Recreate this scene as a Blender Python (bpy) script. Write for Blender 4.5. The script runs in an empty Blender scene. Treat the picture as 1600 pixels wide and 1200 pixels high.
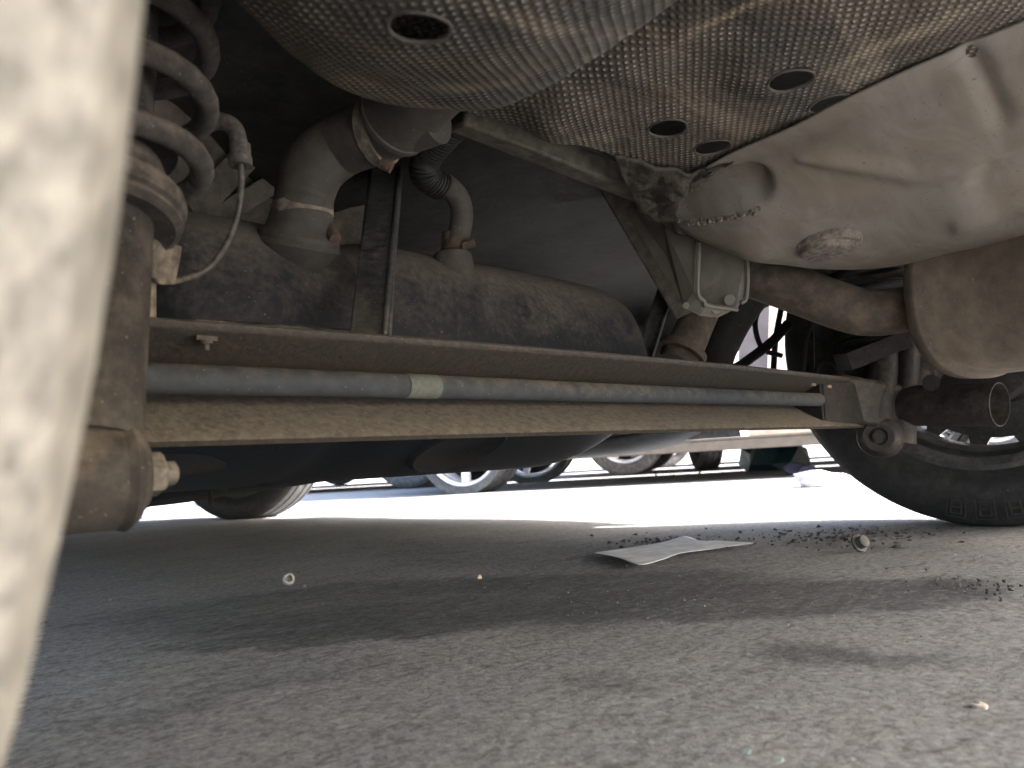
import bpy, bmesh, math, random
from mathutils import Vector, Matrix, noise
from mathutils.geometry import tessellate_polygon as tess
random.seed(7)
R = math.radians
sc = bpy.context.scene
col = sc.collection

# ------------------------------------------------------------------ camera
FPX = 1230.0
PSI, PITCH, ROLL, CH = R(44.7), R(5.7), R(3.4), 0.148
C0 = Vector((0, 0, CH))
fwd = Vector((math.cos(PSI)*math.cos(PITCH), math.sin(PSI)*math.cos(PITCH), math.sin(PITCH)))
r0 = Vector((math.sin(PSI), -math.cos(PSI), 0))
u0 = r0.cross(fwd)
right = math.cos(ROLL)*r0 - math.sin(ROLL)*u0
up = math.sin(ROLL)*r0 + math.cos(ROLL)*u0
cd = bpy.data.cameras.new('camera')
cam = bpy.data.objects.new('camera', cd)
col.objects.link(cam)
cam.matrix_world = Matrix(((right.x, up.x, -fwd.x, C0.x), (right.y, up.y, -fwd.y, C0.y), (right.z, up.z, -fwd.z, C0.z), (0, 0, 0, 1)))
cd.sensor_width = 36
cd.lens = FPX/1600*36
cd.clip_start = 0.01
cd.clip_end = 500
cd.dof.use_dof = True
cd.dof.focus_distance = 0.85
cd.dof.aperture_fstop = 10.5
sc.camera = cam

# ------------------------------------------------------------------ light
SUN_EL = R(36)
SUN_AZ = Vector((0.47, -0.88))                      # towards the sun, in plan
w = bpy.data.worlds.new('World')
sc.world = w
w.use_nodes = True
nt = w.node_tree
bg = nt.nodes['Background']
sky = nt.nodes.new('ShaderNodeTexSky')
sky.sky_type = 'NISHITA'
sky.sun_disc = False
sky.sun_elevation = SUN_EL
sky.sun_rotation = math.atan2(SUN_AZ.x, SUN_AZ.y)
sky.air_density = 1.0
sky.dust_density = 4.0
sky.ozone_density = 0.3
nt.links.new(sky.outputs[0], bg.inputs[0])
bg.inputs[1].default_value = 0.15
sl = bpy.data.lights.new('sun', 'SUN')
sl.energy = 4.5
sl.angle = R(0.53)
sl.color = (1.0, 0.975, 0.94)
so = bpy.data.objects.new('sun', sl)
col.objects.link(so)
sd = Vector((SUN_AZ.x*math.cos(SUN_EL), SUN_AZ.y*math.cos(SUN_EL), math.sin(SUN_EL)))
so.rotation_euler = sd.to_track_quat('Z', 'Y').to_euler()
so.location = (5, -5, 6)
sc.view_settings.view_transform = 'Standard'
sc.view_settings.look = 'None'
sc.view_settings.gamma = 1
sc.view_settings.exposure = 3.05
sc.cycles.max_bounces = 10
sc.cycles.diffuse_bounces = 7
sc.cycles.caustics_reflective = False
sc.cycles.caustics_refractive = False
sc.cycles.use_denoising = True
sc.cycles.sample_clamp_indirect = 6

# ------------------------------------------------------------------ pixel helpers
def ray(px, py):
    return fwd + (px-800)/FPX*right - (py-600)/FPX*up
def W(px, py, d):
    return C0 + d*ray(px, py)
def HZ(px, py, z):
    r = ray(px, py)
    return C0 + r*((z-CH)/r.z)
def HX(px, py, x):
    r = ray(px, py)
    return C0 + r*(x/r.x)
def HY(px, py, y):
    r = ray(px, py)
    return C0 + r*(y/r.y)

# ------------------------------------------------------------------ object helpers
def thing(name, label, cat, loc=(0, 0, 0), group=None, rz=0):
    o = bpy.data.objects.new(name, None)
    col.objects.link(o)
    o.location = loc
    o.rotation_euler.z = rz
    o.empty_display_size = .1
    o['label'] = label
    o['category'] = cat
    if group: o['group'] = group
    return o
def world_inv(p):
    m = Matrix.Identity(4)
    chain = []
    while p:
        chain.append(p)
        p = p.parent
    for q in reversed(chain):
        m = m @ q.matrix_parent_inverse @ Matrix.LocRotScale(q.location, q.rotation_euler, q.scale)
    return m.inverted()
def link(name, bm, mt, parent=None, smooth=True, label=None, keep=True, bevel=0, solid=0, sub=0, angle=40):
    me = bpy.data.meshes.new(name)
    bmesh.ops.recalc_face_normals(bm, faces=bm.faces)
    bm.to_mesh(me)
    bm.free()
    if smooth:
        me.polygons.foreach_set('use_smooth', [True]*len(me.polygons))
    o = bpy.data.objects.new(name, me)
    col.objects.link(o)
    for m_ in (mt if isinstance(mt, (list, tuple)) else [mt]):
        me.materials.append(m_)
    if parent:
        o.parent = parent
        if keep: o.matrix_parent_inverse = world_inv(parent)
    if solid:
        s = o.modifiers.new('s', 'SOLIDIFY'); s.thickness = solid; s.offset = 0
    if bevel:
        b = o.modifiers.new('b', 'BEVEL'); b.width = bevel; b.segments = 2; b.limit_method = 'ANGLE'; b.angle_limit = R(35)
    if sub:
        s = o.modifiers.new('u', 'SUBSURF'); s.levels = sub; s.render_levels = sub
    if smooth and angle < 180 and not sub:
        try: me.set_sharp_from_angle(angle=R(angle))
        except Exception: pass
    if label: o['label'] = label
    return o
def single(o, label, cat, group=None, kind=None):
    if label: o['label'] = label
    if cat: o['category'] = cat
    if group: o['group'] = group
    if kind: o['kind'] = kind
    return o
def smooth_path(pts, n=8):
    pts = [Vector(p) for p in pts]
    if len(pts) < 3: n = 1 if n == 1 else n
    out = []
    P = [pts[0]*2-pts[1]] + pts + [pts[-1]*2-pts[-2]]
    for i in range(1, len(P)-2):
        for k in range(n):
            t = k/n
            a, b, c, d = P[i-1], P[i], P[i+1], P[i+2]
            out.append(.5*((2*b)+(c-a)*t+(2*a-5*b+4*c-d)*t*t+(3*b-a-3*c+d)*t*t*t))
    out.append(pts[-1])
    return out
def tube(bm, pts, r, seg=14, n=8, caps=True, closed=False):
    """sweep a circle; r is a number or a list of radii per control point"""
    ctrl = len(pts)
    path = smooth_path(pts, n) if n > 1 else [Vector(p) for p in pts]
    def rad(i):
        if not isinstance(r, (list, tuple)): return r
        t = i/(len(path)-1)*(ctrl-1)
        k = min(int(t), ctrl-2)
        return r[k]+(r[k+1]-r[k])*(t-k)
    rings = []
    nrm = None
    for i, p in enumerate(path):
        t = (path[min(i+1, len(path)-1)]-path[max(i-1, 0)]).normalized()
        if nrm is None:
            nrm = t.orthogonal().normalized()
        nrm = (nrm - t*nrm.dot(t)).normalized()
        bn = t.cross(nrm)
        rr = rad(i)
        rings.append([bm.verts.new(p+rr*(math.cos(a)*nrm+math.sin(a)*bn)) for a in (2*math.pi*k/seg for k in range(seg))])
    for a, b in zip(rings, rings[1:]):
        for k in range(seg):
            bm.faces.new((a[k], a[(k+1) % seg], b[(k+1) % seg], b[k]))
    if caps:
        bm.faces.new(rings[0][::-1]); bm.faces.new(rings[-1])
    return bm
def lathe(bm, prof, org, axis, seg=32, close=False, jitter=0):
    """prof: list of (distance along axis, radius)"""
    axis = Vector(axis).normalized(); org = Vector(org)
    a1 = axis.orthogonal().normalized(); a2 = axis.cross(a1)
    rings = []
    for (h, r) in prof:
        if r < 1e-6:
            rings.append([bm.verts.new(org+axis*h)])
        else:
            rings.append([bm.verts.new(org+axis*h+r*(math.cos(a)*a1+math.sin(a)*a2)) for a in (2*math.pi*k/seg for k in range(seg))])
    pairs = list(zip(rings, rings[1:]))
    if close: pairs.append((rings[-1], rings[0]))
    for a, b in pairs:
        if len(a) == 1 and len(b) == 1: continue
        for k in range(seg):
            k2 = (k+1) % seg
            if len(a) == 1: bm.faces.new((a[0], b[k2], b[k]))
            elif len(b) == 1: bm.faces.new((a[k], a[k2], b[0]))
            else: bm.faces.new((a[k], a[k2], b[k2], b[k]))
    return bm
def box(bm, c, sx, sy, sz, M=None):
    vs = []
    for dx in (-.5, .5):
        for dy in (-.5, .5):
            for dz in (-.5, .5):
                v = Vector((dx*sx, dy*sy, dz*sz))
                if M: v = M @ v
                vs.append(bm.verts.new(Vector(c)+v))
    for f in ((0, 1, 3, 2), (4, 6, 7, 5), (0, 4, 5, 1), (2, 3, 7, 6), (0, 2, 6, 4), (1, 5, 7, 3)):
        bm.faces.new([vs[i] for i in f])
def bar(bm, a, b, wd, th, side=None):
    """rectangular bar from a to b; side = direction of its width"""
    a, b = Vector(a), Vector(b)
    t = (b-a).normalized()
    s = Vector(side) if side is not None else t.orthogonal()
    s = (s-t*s.dot(t)).normalized(); n = t.cross(s)
    vs = [bm.verts.new(p+s*i*wd/2+n*j*th/2) for p in (a, b) for i, j in ((-1, -1), (1, -1), (1, 1), (-1, 1))]
    for f in ((3, 2, 1, 0), (4, 5, 6, 7), (0, 1, 5, 4), (1, 2, 6, 5), (2, 3, 7, 6), (3, 0, 4, 7)):
        bm.faces.new([vs[i] for i in f])
def grid(bm, rows, nu=8, nv=8, fn=None):
    """bicubic sheet through rows of points"""
    R1 = [smooth_path(r_, nu) for r_ in rows]
    cols = [smooth_path([r_[j] for r_ in R1], nv) for j in range(len(R1[0]))]
    G = [[cols[j][i] for j in range(len(cols))] for i in range(len(cols[0]))]
    if fn: G = [[fn(p) for p in r_] for r_ in G]
    V = [[bm.verts.new(p) for p in r_] for r_ in G]
    for i in range(len(V)-1):
        for j in range(len(V[0])-1):
            bm.faces.new((V[i][j], V[i][j+1], V[i+1][j+1], V[i+1][j]))
    return V
def polyplate(bm, pts, th, away=None):
    n_ = Vector((0, 0, 0))
    for i in range(len(pts)):
        a, b_ = pts[i], pts[(i+1) % len(pts)]
        n_ += Vector(((a.y-b_.y)*(a.z+b_.z), (a.z-b_.z)*(a.x+b_.x), (a.x-b_.x)*(a.y+b_.y)))
    n_.normalize()
    if n_.dot(C0-pts[0]) > 0: n_ = -n_
    f = [bm.verts.new(p) for p in pts]; b2 = [bm.verts.new(p+n_*th) for p in pts]
    bm.faces.new(f); bm.faces.new(b2[::-1])
    for i in range(len(pts)):
        j = (i+1) % len(pts)
        bm.faces.new((f[i], f[j], b2[j], b2[i]))
def pix(p):
    v = p-C0
    d = v.dot(fwd)
    return 800+FPX*v.dot(right)/d, 600-FPX*v.dot(up)/d
def seg_dist(x, y, ax, ay, bx, by):
    t = max(0, min(1, ((x-ax)*(bx-ax)+(y-ay)*(by-ay))/((bx-ax)**2+(by-ay)**2)))
    return math.hypot(x-ax-t*(bx-ax), y-ay-t*(by-ay)), t

# ------------------------------------------------------------------ materials
def new_mat(name):
    m = bpy.data.materials.new(name)
    m.use_nodes = True
    n = m.node_tree
    b = n.nodes['Principled BSDF']
    return m, n, b
def N(n, t, **kw):
    x = n.nodes.new('ShaderNode'+t)
    for k, v in kw.items():
        if hasattr(x, k): setattr(x, k, v)
        else: x.inputs[k.replace('_', ' ')].default_value = v
    return x
def noise_node(n, vec, scale, detail=5, rough=.6, dist=0):
    x = N(n, 'TexNoise')
    x.inputs['Scale'].default_value = scale; x.inputs['Detail'].default_value = detail
    x.inputs['Roughness'].default_value = rough; x.inputs['Distortion'].default_value = dist
    if vec is not None: n.links.new(vec, x.inputs['Vector'])
    return x.outputs['Fac']
def ramp(n, v, lo, hi, a=0., b=1.):
    x = N(n, 'MapRange')
    x.interpolation_type = 'SMOOTHSTEP'
    for i, q in enumerate((lo, hi, a, b)): x.inputs[1+i].default_value = q
    n.links.new(v, x.inputs[0])
    return x.outputs[0]
def mixc(n, f, a, b, mode='MIX'):
    x = N(n, 'Mix'); x.data_type = 'RGBA'; x.blend_type = mode
    for s, v in ((0, f), (6, a), (7, b)):
        if isinstance(v, (int, float)): x.inputs[s].default_value = v
        elif isinstance(v, tuple): x.inputs[s].default_value = (*v, 1) if len(v) == 3 else v
        else: n.links.new(v, x.inputs[s])
    return x.outputs[2]
def math_(n, op, a, b=None, clamp=False):
    x = N(n, 'Math'); x.operation = op; x.use_clamp = clamp
    for i, v in enumerate((a, b)):
        if v is None: continue
        if isinstance(v, (int, float)): x.inputs[i].default_value = v
        else: n.links.new(v, x.inputs[i])
    return x.outputs[0]
def dusty(name, base, dust, amt=.5, scale=12, upw=.0, rough=.75, metal=0., bump=.25, bscale=180, spk=.5, rust=None, fine=(.55, 1.35), coordscale=None, lo=None, ed=(.36, .64)):
    """painted / rusted / rubber surface under settled dust (amt) that lies thicker on upward faces (upw)"""
    def ds(c_):
        l = .3*c_[0]+.5*c_[1]+.2*c_[2]
        return tuple((x_+(l-x_)*.15)*1.08 for x_ in c_)
    base, dust = ds(base), ds(dust)
    m, n, b = new_mat(name)
    tc = N(n, 'TexCoord'); vec = tc.outputs['Object']
    if coordscale:
        mp = N(n, 'Mapping'); mp.inputs['Scale'].default_value = coordscale
        n.links.new(vec, mp.inputs[0]); vec = mp.outputs[0]
    big = noise_node(n, vec, scale, 6, .62, .6)
    mid = noise_node(n, vec, scale*5.3, 6, .65)
    fin = noise_node(n, vec, bscale, 4, .7)
    f = math_(n, 'ADD', math_(n, 'MULTIPLY', big, .6), math_(n, 'MULTIPLY', mid, .4))
    f = math_(n, 'ADD', f, amt-.5)
    if upw:
        g = N(n, 'NewGeometry'); s = N(n, 'SeparateXYZ'); n.links.new(g.outputs['Normal'], s.inputs[0])
        f = math_(n, 'ADD', f, math_(n, 'MULTIPLY', s.outputs[2], upw))
    f = ramp(n, f, *ed)
    bc = base
    if rust:
        rf = ramp(n, noise_node(n, vec, scale*2.1, 7, .7, 1.0), .52, .66)
        bc = mixc(n, rf, base, rust)
    c = mixc(n, f, bc, dust)
    v = ramp(n, mid, .25, .75, fine[0], fine[1])
    hv = N(n, 'CombineColor'); [n.links.new(v, hv.inputs[i]) for i in range(3)]
    c = mixc(n, 1.0, c, hv.outputs[0], 'MULTIPLY')
    if spk:
        sp = ramp(n, noise_node(n, vec, bscale*2.2, 2, .5), .70, .76, 0, spk)
        c = mixc(n, sp, c, (.42, .38, .32))
        sp2 = ramp(n, noise_node(n, vec, bscale*.8, 3, .6, .4), .66, .74, 0, spk*.8)
        c = mixc(n, sp2, c, (.03, .026, .022))
    n.links.new(c, b.inputs['Base Color'])
    ro = ramp(n, f, 0, 1, rough-.25, min(1, rough+.15)) if lo is None else ramp(n, f, 0, 1, lo, min(1, rough+.15))
    n.links.new(ro, b.inputs['Roughness'])
    b.inputs['Metallic'].default_value = metal
    if metal: n.links.new(ramp(n, f, 0, 1, metal, metal*.15), b.inputs['Metallic'])
    bp = N(n, 'Bump'); bp.inputs['Strength'].default_value = bump; bp.inputs['Distance'].default_value = .002
    hgt = math_(n, 'ADD', math_(n, 'MULTIPLY', fin, .5), math_(n, 'MULTIPLY', mid, .9))
    n.links.new(hgt, bp.inputs['Height'])
    n.links.new(bp.outputs[0], b.inputs['Normal'])
    return m
def plain(name, c, rough=.5, metal=0., **kw):
    m, n, b = new_mat(name)
    b.inputs['Roughness'].default_value = rough
    b.inputs['Metallic'].default_value = metal
    tc = N(n, 'TexCoord')
    f = ramp(n, noise_node(n, tc.outputs['Object'], kw.get('scale', 20), 5), .3, .7, .82, 1.12)
    hv = N(n, 'CombineColor'); [n.links.new(f, hv.inputs[i]) for i in range(3)]
    n.links.new(mixc(n, 1.0, c, hv.outputs[0], 'MULTIPLY'), b.inputs['Base Color'])
    return m

TAN = (.30, .225, .15)
DUST = (.21, .165, .12)
M = {}
M['beam'] = dusty('dusty_steel', (.050, .043, .034), (.155, .134, .106), .47, 30, .30, .85, bump=.7, rust=(.072, .056, .040), fine=(.7, 1.2), ed=(.3, .75))
M['bar'] = dusty('grey_blue_bar', (.048, .057, .066), (.13, .11, .085), .38, 16, .16, 1., bump=.3, fine=(.75, 1.2), lo=.8)
M['tank'] = dusty('black_tank', (.017, .021, .027), (.190, .155, .112), .33, 30, .74, .9, bump=.3, lo=.6, fine=(.82, 1.15), ed=(.36, 1.0))
M['under'] = dusty('underseal', (.20, .172, .13), (.28, .22, .15), .45, 7, 0, .9, bump=.6)
M['underg'] = dusty('green_grey_floor', (.034, .036, .029), (.070, .055, .038), .42, 9, 0, .95, bump=.5, ed=(.3, .7))
M['hose'] = dusty('dusty_rubber_hose', (.058, .051, .041), (.120, .100, .073), .50, 14, .2, .95, bump=.25, spk=.5, fine=(.85, 1.15), ed=(.25, .75))
M['blackhose'] = dusty('black_rubber', (.018, .017, .016), (.07, .058, .045), .28, 30, .1, .85, bump=.6)
M['strap'] = dusty('dark_grey_strap', (.075, .076, .072), (.14, .12, .095), .38, 25, .1, .7, bump=.3, spk=.7)
M['spring'] = dusty('dusty_spring', (.068, .057, .046), (.165, .13, .094), .55, 18, .25, 1., bump=.4, lo=.85)
M['shock'] = dusty('dark_shock_tube', (.040, .036, .032), (.12, .096, .072), .42, 9, .2, .95, bump=.4, lo=.8)
M['seat'] = dusty('dusty_seat', (.10, .085, .068), (.28, .22, .15), .60, 18, .2, .85, bump=.5)
M['nut'] = dusty('grey_nut', (.11, .10, .088), (.17, .145, .12), .55, 40, .1, .8, bump=.4)
M['rust'] = dusty('rusty_steel', (.11, .065, .038), (.20, .145, .095), .42, 20, .1, .9, bump=.7, rust=(.17, .075, .032))
M['pipe'] = dusty('rusty_pipe', (.085, .066, .048), (.165, .125, .085), .50, 12, 0, .95, bump=.5, rust=(.115, .078, .050), fine=(.75, 1.2))
M['muffler'] = dusty('muffler_steel', (.145, .115, .082), (.205, .158, .110), .5, 9, 0, .85, metal=.1, bump=.8, bscale=170, rust=(.16, .115, .075), spk=.7, fine=(.82, 1.15))
M['cable'] = dusty('grey_cable', (.085, .074, .062), (.16, .13, .10), .5, 40, .1, .7, bump=.2)
M['bracket'] = dusty('olive_bracket', (.175, .165, .125), (.22, .19, .14), .45, 12, 0, .7, bump=.12, spk=.1, fine=(.88, 1.1))
M['rail'] = dusty('olive_rail', (.09, .083, .062), (.14, .12, .085), .45, 16, 0, .85, bump=.4)
M['darksteel'] = dusty('dark_arm', (.018, .016, .014), (.055, .044, .034), .35, 12, .1, 1., bump=.5, lo=.85)
M['drum'] = dusty('brown_dark_steel', (.034, .029, .026), (.09, .072, .056), .42, 16, .1, .85, bump=.5)
M['plug'] = dusty('dusty_plug', (.13, .11, .085), (.23, .195, .15), .55, 30, 0, .95, bump=.9, bscale=260)
M['paint'] = dusty('grey_body_paint', (.34, .34, .35), (.36, .33, .29), .35, 6, .1, .5, bump=.05, spk=0)
M['glass'] = plain('window_glass', (.03, .035, .04), .08)
M['black'] = plain('black_plastic', (.010, .010, .010), .9)
M['tray'] = dusty('black_tray', (.018, .020, .022), (.055, .048, .040), .32, 5, .1, 1., bump=.3, lo=.9)
M['lamp'] = plain('lamp_glass', (.45, .12, .08), .2)

def pan_mat():
    m, n, b = new_mat('painted_floor_pan')
    tc = N(n, 'TexCoord'); vec = tc.outputs['Object']
    big = noise_node(n, vec, 5, 6, .6, .8)
    st = N(n, 'Mapping'); st.inputs['Scale'].default_value = (9, 22, 9); st.inputs['Rotation'].default_value = (0, 0, .6)
    n.links.new(vec, st.inputs[0])
    smear = noise_node(n, st.outputs[0], 1, 7, .65, 1.2)
    c = mixc(n, ramp(n, smear, .32, .68), (.250, .228, .195), (.195, .165, .128))
    c = mixc(n, ramp(n, big, .50, .68, 0, .65), c, (.255, .195, .130))
    c = mixc(n, ramp(n, noise_node(n, vec, 34, 8, .7, 1), .55, .72, 0, .55), c, (.16, .13, .10))
    c = mixc(n, ramp(n, noise_node(n, vec, 380, 2, .5), .70, .75, 0, .8), c, (.06, .045, .03))
    c = mixc(n, ramp(n, noise_node(n, vec, 90, 3, .6, .5), .72, .76, 0, .7), c, (.10, .07, .045))
    n.links.new(c, b.inputs['Base Color'])
    b.inputs['Roughness'].default_value = .9
    b.inputs['Specular IOR Level'].default_value = .25
    bp = N(n, 'Bump'); bp.inputs['Strength'].default_value = .25; bp.inputs['Distance'].default_value = .003
    n.links.new(noise_node(n, vec, 60, 8, .7), bp.inputs['Height'])
    n.links.new(bp.outputs[0], b.inputs['Normal'])
    return m
M['pan'] = pan_mat()

def shield_mat():
    """dimpled aluminium heat shield: staggered rows of pressed bumps, highlights painted on the worn tips, gaps darkened, mud smears"""
    m, n, b = new_mat('dimpled_heat_shield')
    tc = N(n, 'TexCoord'); vec = tc.outputs['Object']
    wn = N(n, 'TexNoise'); wn.inputs['Scale'].default_value = 9; wn.inputs['Detail'].default_value = 2
    n.links.new(vec, wn.inputs['Vector'])
    wv = N(n, 'VectorMath'); wv.operation = 'SCALE'; wv.inputs['Scale'].default_value = .0025
    n.links.new(wn.outputs['Color'], wv.inputs[0])
    av = N(n, 'VectorMath'); av.operation = 'ADD'
    n.links.new(vec, av.inputs[0]); n.links.new(wv.outputs[0], av.inputs[1])
    mp = N(n, 'Mapping'); mp.inputs['Rotation'].default_value = (0, 0, R(12)); mp.inputs['Scale'].default_value = (138, 138, 138)
    n.links.new(av.outputs[0], mp.inputs[0])
    s = N(n, 'SeparateXYZ'); n.links.new(mp.outputs[0], s.inputs[0])
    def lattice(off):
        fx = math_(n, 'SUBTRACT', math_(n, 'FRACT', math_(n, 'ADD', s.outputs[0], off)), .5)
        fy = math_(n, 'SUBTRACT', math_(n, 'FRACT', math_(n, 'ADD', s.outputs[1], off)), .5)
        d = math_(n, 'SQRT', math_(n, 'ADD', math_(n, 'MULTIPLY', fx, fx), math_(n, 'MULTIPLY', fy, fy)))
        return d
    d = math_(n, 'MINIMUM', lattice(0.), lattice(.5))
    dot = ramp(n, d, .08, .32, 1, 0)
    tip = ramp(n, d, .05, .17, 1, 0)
    big = noise_node(n, vec, 7, 6, .62, 1.0)
    st = N(n, 'Mapping'); st.inputs['Scale'].default_value = (7, 26, 10); st.inputs['Rotation'].default_value = (0, 0, R(-25))
    n.links.new(vec, st.inputs[0])
    smear = noise_node(n, st.outputs[0], 1, 7, .62, .8)
    c = mixc(n, ramp(n, big, .35, .65), (.082, .074, .066), (.125, .100, .072))
    c = mixc(n, ramp(n, smear, .50, .66, 0, .85), c, (.27, .225, .16))
    c = mixc(n, ramp(n, smear, .44, .30, 0, .9), c, (.045, .038, .032))
    def streak(px, py, px2, py2, rad, amt):
        a, q = HZ(px, py, .39), HZ(px2, py2, .39)
        mq = N(n, 'Mapping'); mq.vector_type = 'TEXTURE'
        mq.inputs['Location'].default_value = ((a.x+q.x)/2+.0175, (a.y+q.y)/2+.0175, 0)
        mq.inputs['Rotation'].default_value = (0, 0, math.atan2(q.y-a.y, q.x-a.x))
        mq.inputs['Scale'].default_value = ((q-a).length/2, rad, 1000)
        w2 = N(n, 'TexNoise'); w2.inputs['Scale'].default_value = 22; w2.inputs['Detail'].default_value = 7
        n.links.new(vec, w2.inputs['Vector'])
        s2 = N(n, 'VectorMath'); s2.operation = 'SCALE'; s2.inputs['Scale'].default_value = .035
        n.links.new(w2.outputs['Color'], s2.inputs[0])
        a2_ = N(n, 'VectorMath'); a2_.operation = 'ADD'
        n.links.new(vec, a2_.inputs[0]); n.links.new(s2.outputs[0], a2_.inputs[1])
        n.links.new(a2_.outputs[0], mq.inputs[0])
        ln = N(n, 'VectorMath'); ln.operation = 'LENGTH'; n.links.new(mq.outputs[0], ln.inputs[0])
        return ramp(n, ln.outputs['Value'], .2, 1.25, amt, 0)
    for q_ in ((860, 170, 1110, -20, .008, .9), (1050, 125, 1350, -20, .006, .9), (1260, 150, 1560, 20, .012, .75), (1130, 40, 1230, 20, .010, .5), (650, 90, 800, 50, .016, .5), (480, 60, 620, 110, .03, .5)):
        c = mixc(n, streak(*q_), c, (.34, .275, .18))
    c = mixc(n, streak(1130, 160, 1250, 175, .016, .85), c, (.04, .032, .026))
    c = mixc(n, streak(900, 130, 1180, 0, .016, .8), c, (.05, .042, .034))
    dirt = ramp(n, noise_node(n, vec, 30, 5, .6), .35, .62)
    c = mixc(n, math_(n, 'MULTIPLY', tip, math_(n, 'MULTIPLY', dirt, .95)), c, (.55, .51, .45))  # lighter tips: dot highlights put into the colour where dust has worn
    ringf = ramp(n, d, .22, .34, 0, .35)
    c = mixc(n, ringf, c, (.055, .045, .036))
    n.links.new(c, b.inputs['Base Color'])
    b.inputs['Metallic'].default_value = .35
    n.links.new(ramp(n, noise_node(n, vec, 25, 4), .3, .7, .45, .8), b.inputs['Roughness'])
    bp = N(n, 'Bump'); bp.inputs['Strength'].default_value = .9; bp.inputs['Distance'].default_value = .0016
    n.links.new(math_(n, 'ADD', dot, math_(n, 'MULTIPLY', noise_node(n, vec, 60, 5, .6), .8)), bp.inputs['Height'])
    n.links.new(bp.outputs[0], b.inputs['Normal'])
    return m
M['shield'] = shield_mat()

def rubber_mat(name, base, dust, amt, dustscale=9):
    return dusty(name, base, dust, amt, dustscale, 0, .85, bump=.3, bscale=150, spk=.35)
M['tyre'] = rubber_mat('black_tyre', (.030, .030, .030), (.085, .076, .066), .30)
M['tyretan'] = dusty('mud_caked_tyre', (.25, .240, .215), (.35, .335, .295), .5, 60, 0, .75, bump=.8, bscale=90, spk=.3, coordscale=(1, 1, .3))
M['tyrefar'] = rubber_mat('grey_tyre', (.045, .047, .05), (.12, .115, .11), .45)
M['rimdark'] = dusty('dusty_steel_rim', (.075, .075, .078), (.13, .12, .108), .42, 30, .1, .6, metal=.2, bump=.2, fine=(.8, 1.15))
M['rimlight'] = plain('silver_alloy', (.72, .73, .75), .35, .3)

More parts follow.
